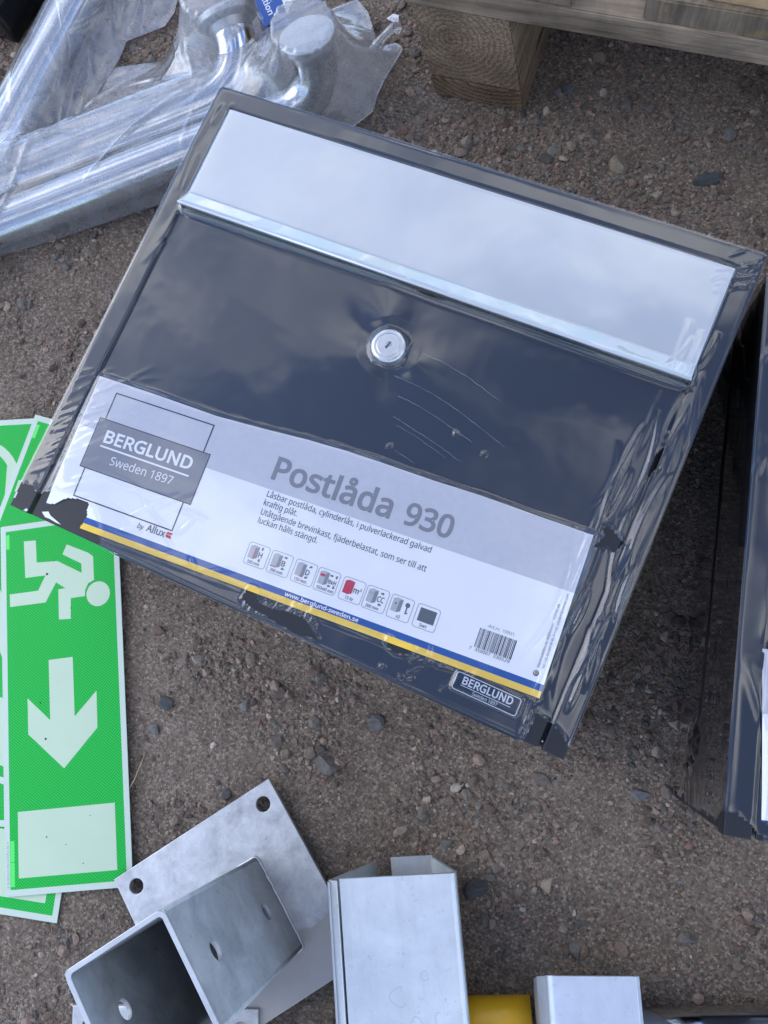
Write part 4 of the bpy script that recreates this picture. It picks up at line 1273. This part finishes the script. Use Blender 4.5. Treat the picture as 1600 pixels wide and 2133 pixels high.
# local x runs down the print, local y across
obj('card', box_mesh(-120, 0.0, 0, 0.0, 26, 3.0, 0.5), M_cardblue, pk)
obj('white_panel', bevel_mesh(np_mesh('white_panel', [(-120, 26.2, 0), (-2.5, 26.2, 0), (-16, 37, 0), (-120, 60, 0), (-120, 26.2, 3.2), (-2.5, 26.2, 3.2), (-16, 37, 3.2), (-120, 60, 3.2)], [(0, 1, 2, 3), (7, 6, 5, 4), (0, 4, 5, 1), (1, 5, 6, 2), (2, 6, 7, 3), (3, 7, 4, 0)]), 0.3, 1), M_cardwhite, pk)
obj('dark_edge', tube_mesh([(1.0, 27, 2.4), (-16, 39, 2.6), (-60, 48.5, 2.6), (-120, 62, 2.6)], 1.5, 8), M_cardedge, pk)
pf = lambda x, y: np.stack([np.asarray(x), np.asarray(y), np.full(len(x), 3.06)], -1)
Print().add(text2d('ection', -36.5, 8.4, 27, 5.4, R(4), 0.02), M_white).build('lettering', pk, pf)
Print().add(text2d('mm.', -29, 15.4, 6.5, 2.2, R(4)), M_white).build('lettering', pk, pf)
Print().add(text2d('g', -31, 20.2, 3.4, 5.0, R(4), 0.02), M_white).build('lettering', pk, pf)
pw = lambda x, y: np.stack([np.asarray(x), np.asarray(y), np.full(len(x), 3.26)], -1)
Print().add(poly2d([ring_loops(-34, 28, -20, 33, 2, .5)[0], ring_loops(-34, 28, -20, 33, 2, .5)[1]]), M_ink2).add(poly2d([rect(-9.5, 26.6, -9.0, 31)]), M_ink2).build('line_drawing', pk, pw)

bc = thing('black_case', 'glossy black case in the top left corner behind the bag', 'case', (-460, 606, 0), R(61))
obj('shell', box_mesh(0, 0, 0, 170, 130, 55, 4, 3), M_blackplastic, bc)
obj('rim', box_mesh(-1.2, -1.2, 38, 171, 131, 42, 1, 2), M_blackplastic, bc)

# ------------------------------------------------------------------ pallet
E1 = Vector((0.9475, -0.3197)); PAL = math.atan2(E1.y, E1.x)
pal = thing('pallet', 'weathered wooden pallet corner with end-grain block', 'pallet', (-55, 506, 0), PAL)
def hexa(name, b, tpts, z0, z1, mat, noise=0.5, sub=3, bev=1.2, loc=None):
    """eight-cornered timber: b, tpts are 4 bottom and 4 top xy corners, origin moved to its centre"""
    cx = sum(p[0] for p in b + tpts) / 8; cy = sum(p[1] for p in b + tpts) / 8; cz = (z0 + z1) / 2
    V = [(p[0] - cx, p[1] - cy, z0 - cz) for p in b] + [(p[0] - cx, p[1] - cy, z1 - cz) for p in tpts]
    me = np_mesh(name, V, [(3, 2, 1, 0), (4, 5, 6, 7), (0, 1, 5, 4), (1, 2, 6, 5), (2, 3, 7, 6), (3, 0, 4, 7)])
    bm = bmesh.new(); bm.from_mesh(me)
    bmesh.ops.bevel(bm, geom=bm.edges[:], offset=bev * S, segments=2, affect='EDGES')
    bmesh.ops.subdivide_edges(bm, edges=[e for e in bm.edges if e.calc_length() > 0.02], cuts=sub, use_grid_fill=True)
    for v in bm.verts:
        q = v.co * 1000
        n = vnoise(np.array([q.x / 13 + q.z / 9]), np.array([q.y / 13 - q.z / 7]), 3)[0] - 0.5
        v.co += Vector((n, n * 0.8, -n)) * noise * S
    bm.to_mesh(me); bm.free()
    return obj(name, me, mat, pal, (cx, cy, cz))
# the block leans a little to the left, as its side edges show
hexa('bottom_board', [(2, 0), (82, 0), (80, 1000), (2, 1000)], [(-1, 1), (80, 1), (78, 1000), (-1, 1000)], 0.5, 22, M_wbottom)
hexa('block', [(-1, 1.5), (80, 1.5), (78, 96), (0, 96)], [(-11, 2), (70, 2), (70, 96), (-9, 96)], 22.3, 99.6, M_wblock, 0.9)
hexa('stringer', [(-14, 0), (820, 0), (820, 96), (-14, 96)], [(-14, 0), (820, 0), (820, 96), (-14, 96)], 100, 122, M_wstring, 4.0, 24)
for a_, b_ in ((-13, 116), (166, 310), (318, 466), (474, 624), (632, 780)):
    hexa('deck_board', [(a_, 0.8), (b_, 0.8), (b_, 1000), (a_, 1000)], [(a_, -0.6), (b_, -0.6), (b_, 1000), (a_, 1000)], 122.3, 144, M_wdeck, 1.4, 6)
for yb in (330, 560, 800):
    hexa('block', [(-1, yb), (80, yb), (80, yb + 140), (-1, yb + 140)], [(-8, yb), (74, yb), (74, yb + 140), (-8, yb + 140)], 22.3, 99.6, M_wblock, 0.9)
    hexa('block', [(370, yb), (470, yb), (470, yb + 140), (370, yb + 140)], [(370, yb), (470, yb), (470, yb + 140), (370, yb + 140)], 22.3, 99.6, M_wblock, 0.9)
hexa('stringer', [(-14, 330), (820, 330), (820, 470), (-14, 470)], [(-14, 330), (820, 330), (820, 470), (-14, 470)], 100, 122, M_wstring, 2.0, 8)
hexa('block', [(370, 2), (470, 2), (470, 96), (370, 96)], [(370, 2), (470, 2), (470, 96), (370, 96)], 22.3, 99.6, M_wblock, 0.9)
hexa('bottom_board', [(370, 0), (470, 0), (470, 1000), (370, 1000)], [(370, 0), (470, 0), (470, 1000), (370, 1000)], 0.5, 22, M_wbottom)
nb = obj('pine_board', box_mesh(0, 0, 0, 300, 95, 19, 0.8), M_wnew, None, (140, 445, 144.6), R(-20))
tag(nb, 'fresh yellow pine board lying on the pallet at the top edge', 'board')

# ------------------------------------------------------------------ loose stones and a grass stem
STN = [(170, 399, 8.5, (0.075, 0.085, 0.085), 'dark slate-grey stone near the right end of the mailbox top edge', 1.45),
       (100, 420, 9.0, (0.25, 0.21, 0.155), 'speckled tan stone on the gravel between pallet and mailbox', 1.2),
       (-276, -21, 6.0, (0.085, 0.09, 0.09), 'dark rounded stone right of the arrow sign', 1.1),
       (110, 475, 7.0, (0.15, 0.13, 0.115), 'brown-grey stone just under the pallet overhang', 1.1),
       (61, 495, 5.5, (0.12, 0.12, 0.12), 'grey stone in the shadow right of the pallet block', 1.0),
       (-106, -34, 6.5, (0.12, 0.12, 0.115), 'grey stone below the middle of the mailbox lower edge', 1.1),
       (-223, -90, 5.0, (0.13, 0.12, 0.11), 'small grey stone above the post base plate', 1.0),
       (-284, -40, 4.6, (0.16, 0.16, 0.15), 'pale grey stone beside the sign edge below the dark one', 1.2),
       (-185, -48, 6.0, (0.17, 0.145, 0.125), 'flat brown stone on the soil above the post base', 1.1),
       (-142, -66, 8.0, (0.13, 0.115, 0.105), 'broad flat stone sunk in the soil above the zinc profile', 1.3),
       (-30, -150, 10.0, (0.085, 0.085, 0.085), 'large dark stone right of the wide zinc profile', 1.0),
       (114, -177, 6.0, (0.15, 0.13, 0.12), 'grey-brown stone above the steel rod', 1.1),
       (88, -84, 5.5, (0.16, 0.16, 0.155), 'pale oval stone left of the second mailbox foot', 1.2),
       (18, -72, 5.0, (0.16, 0.135, 0.115), 'small oval stone under the mailbox lower right corner', 1.4)]
for k, (x, y, r_, c_, lab, el) in enumerate(STN):
    v, f = stone_shape(3, 900 + k, 0.10)
    v = v * np.array([r_ * el, r_ / el ** 0.5, r_ * 0.55])
    z = float(ground_h(np.array([float(x)]), np.array([float(y)]))[0])
    me = stone_mesh('stone', v, f, np.tile(np.array(c_), (len(v), 1)) * (0.85 + 0.3 * rng.random((len(v), 1))))
    tag(obj('stone', me, M_pebble, None, (x, y, z + r_ * 0.16), rng.uniform(-0.6, 0.3)), lab, 'stone', 'larger loose stones')
M_straw = simple('straw', (0.42, 0.33, 0.17), 0.7)
tag(obj('grass_stem', tube_mesh([(-302, -86, 2), (-297, -79, 4), (-293.5, -71, 5), (-291, -63, 3.5), (-290, -58, 2)], [0.5, 0.45, 0.4, 0.35, 0.2], 7), M_straw), 'thin dry grass stem beside the arrow sign', 'grass stem')
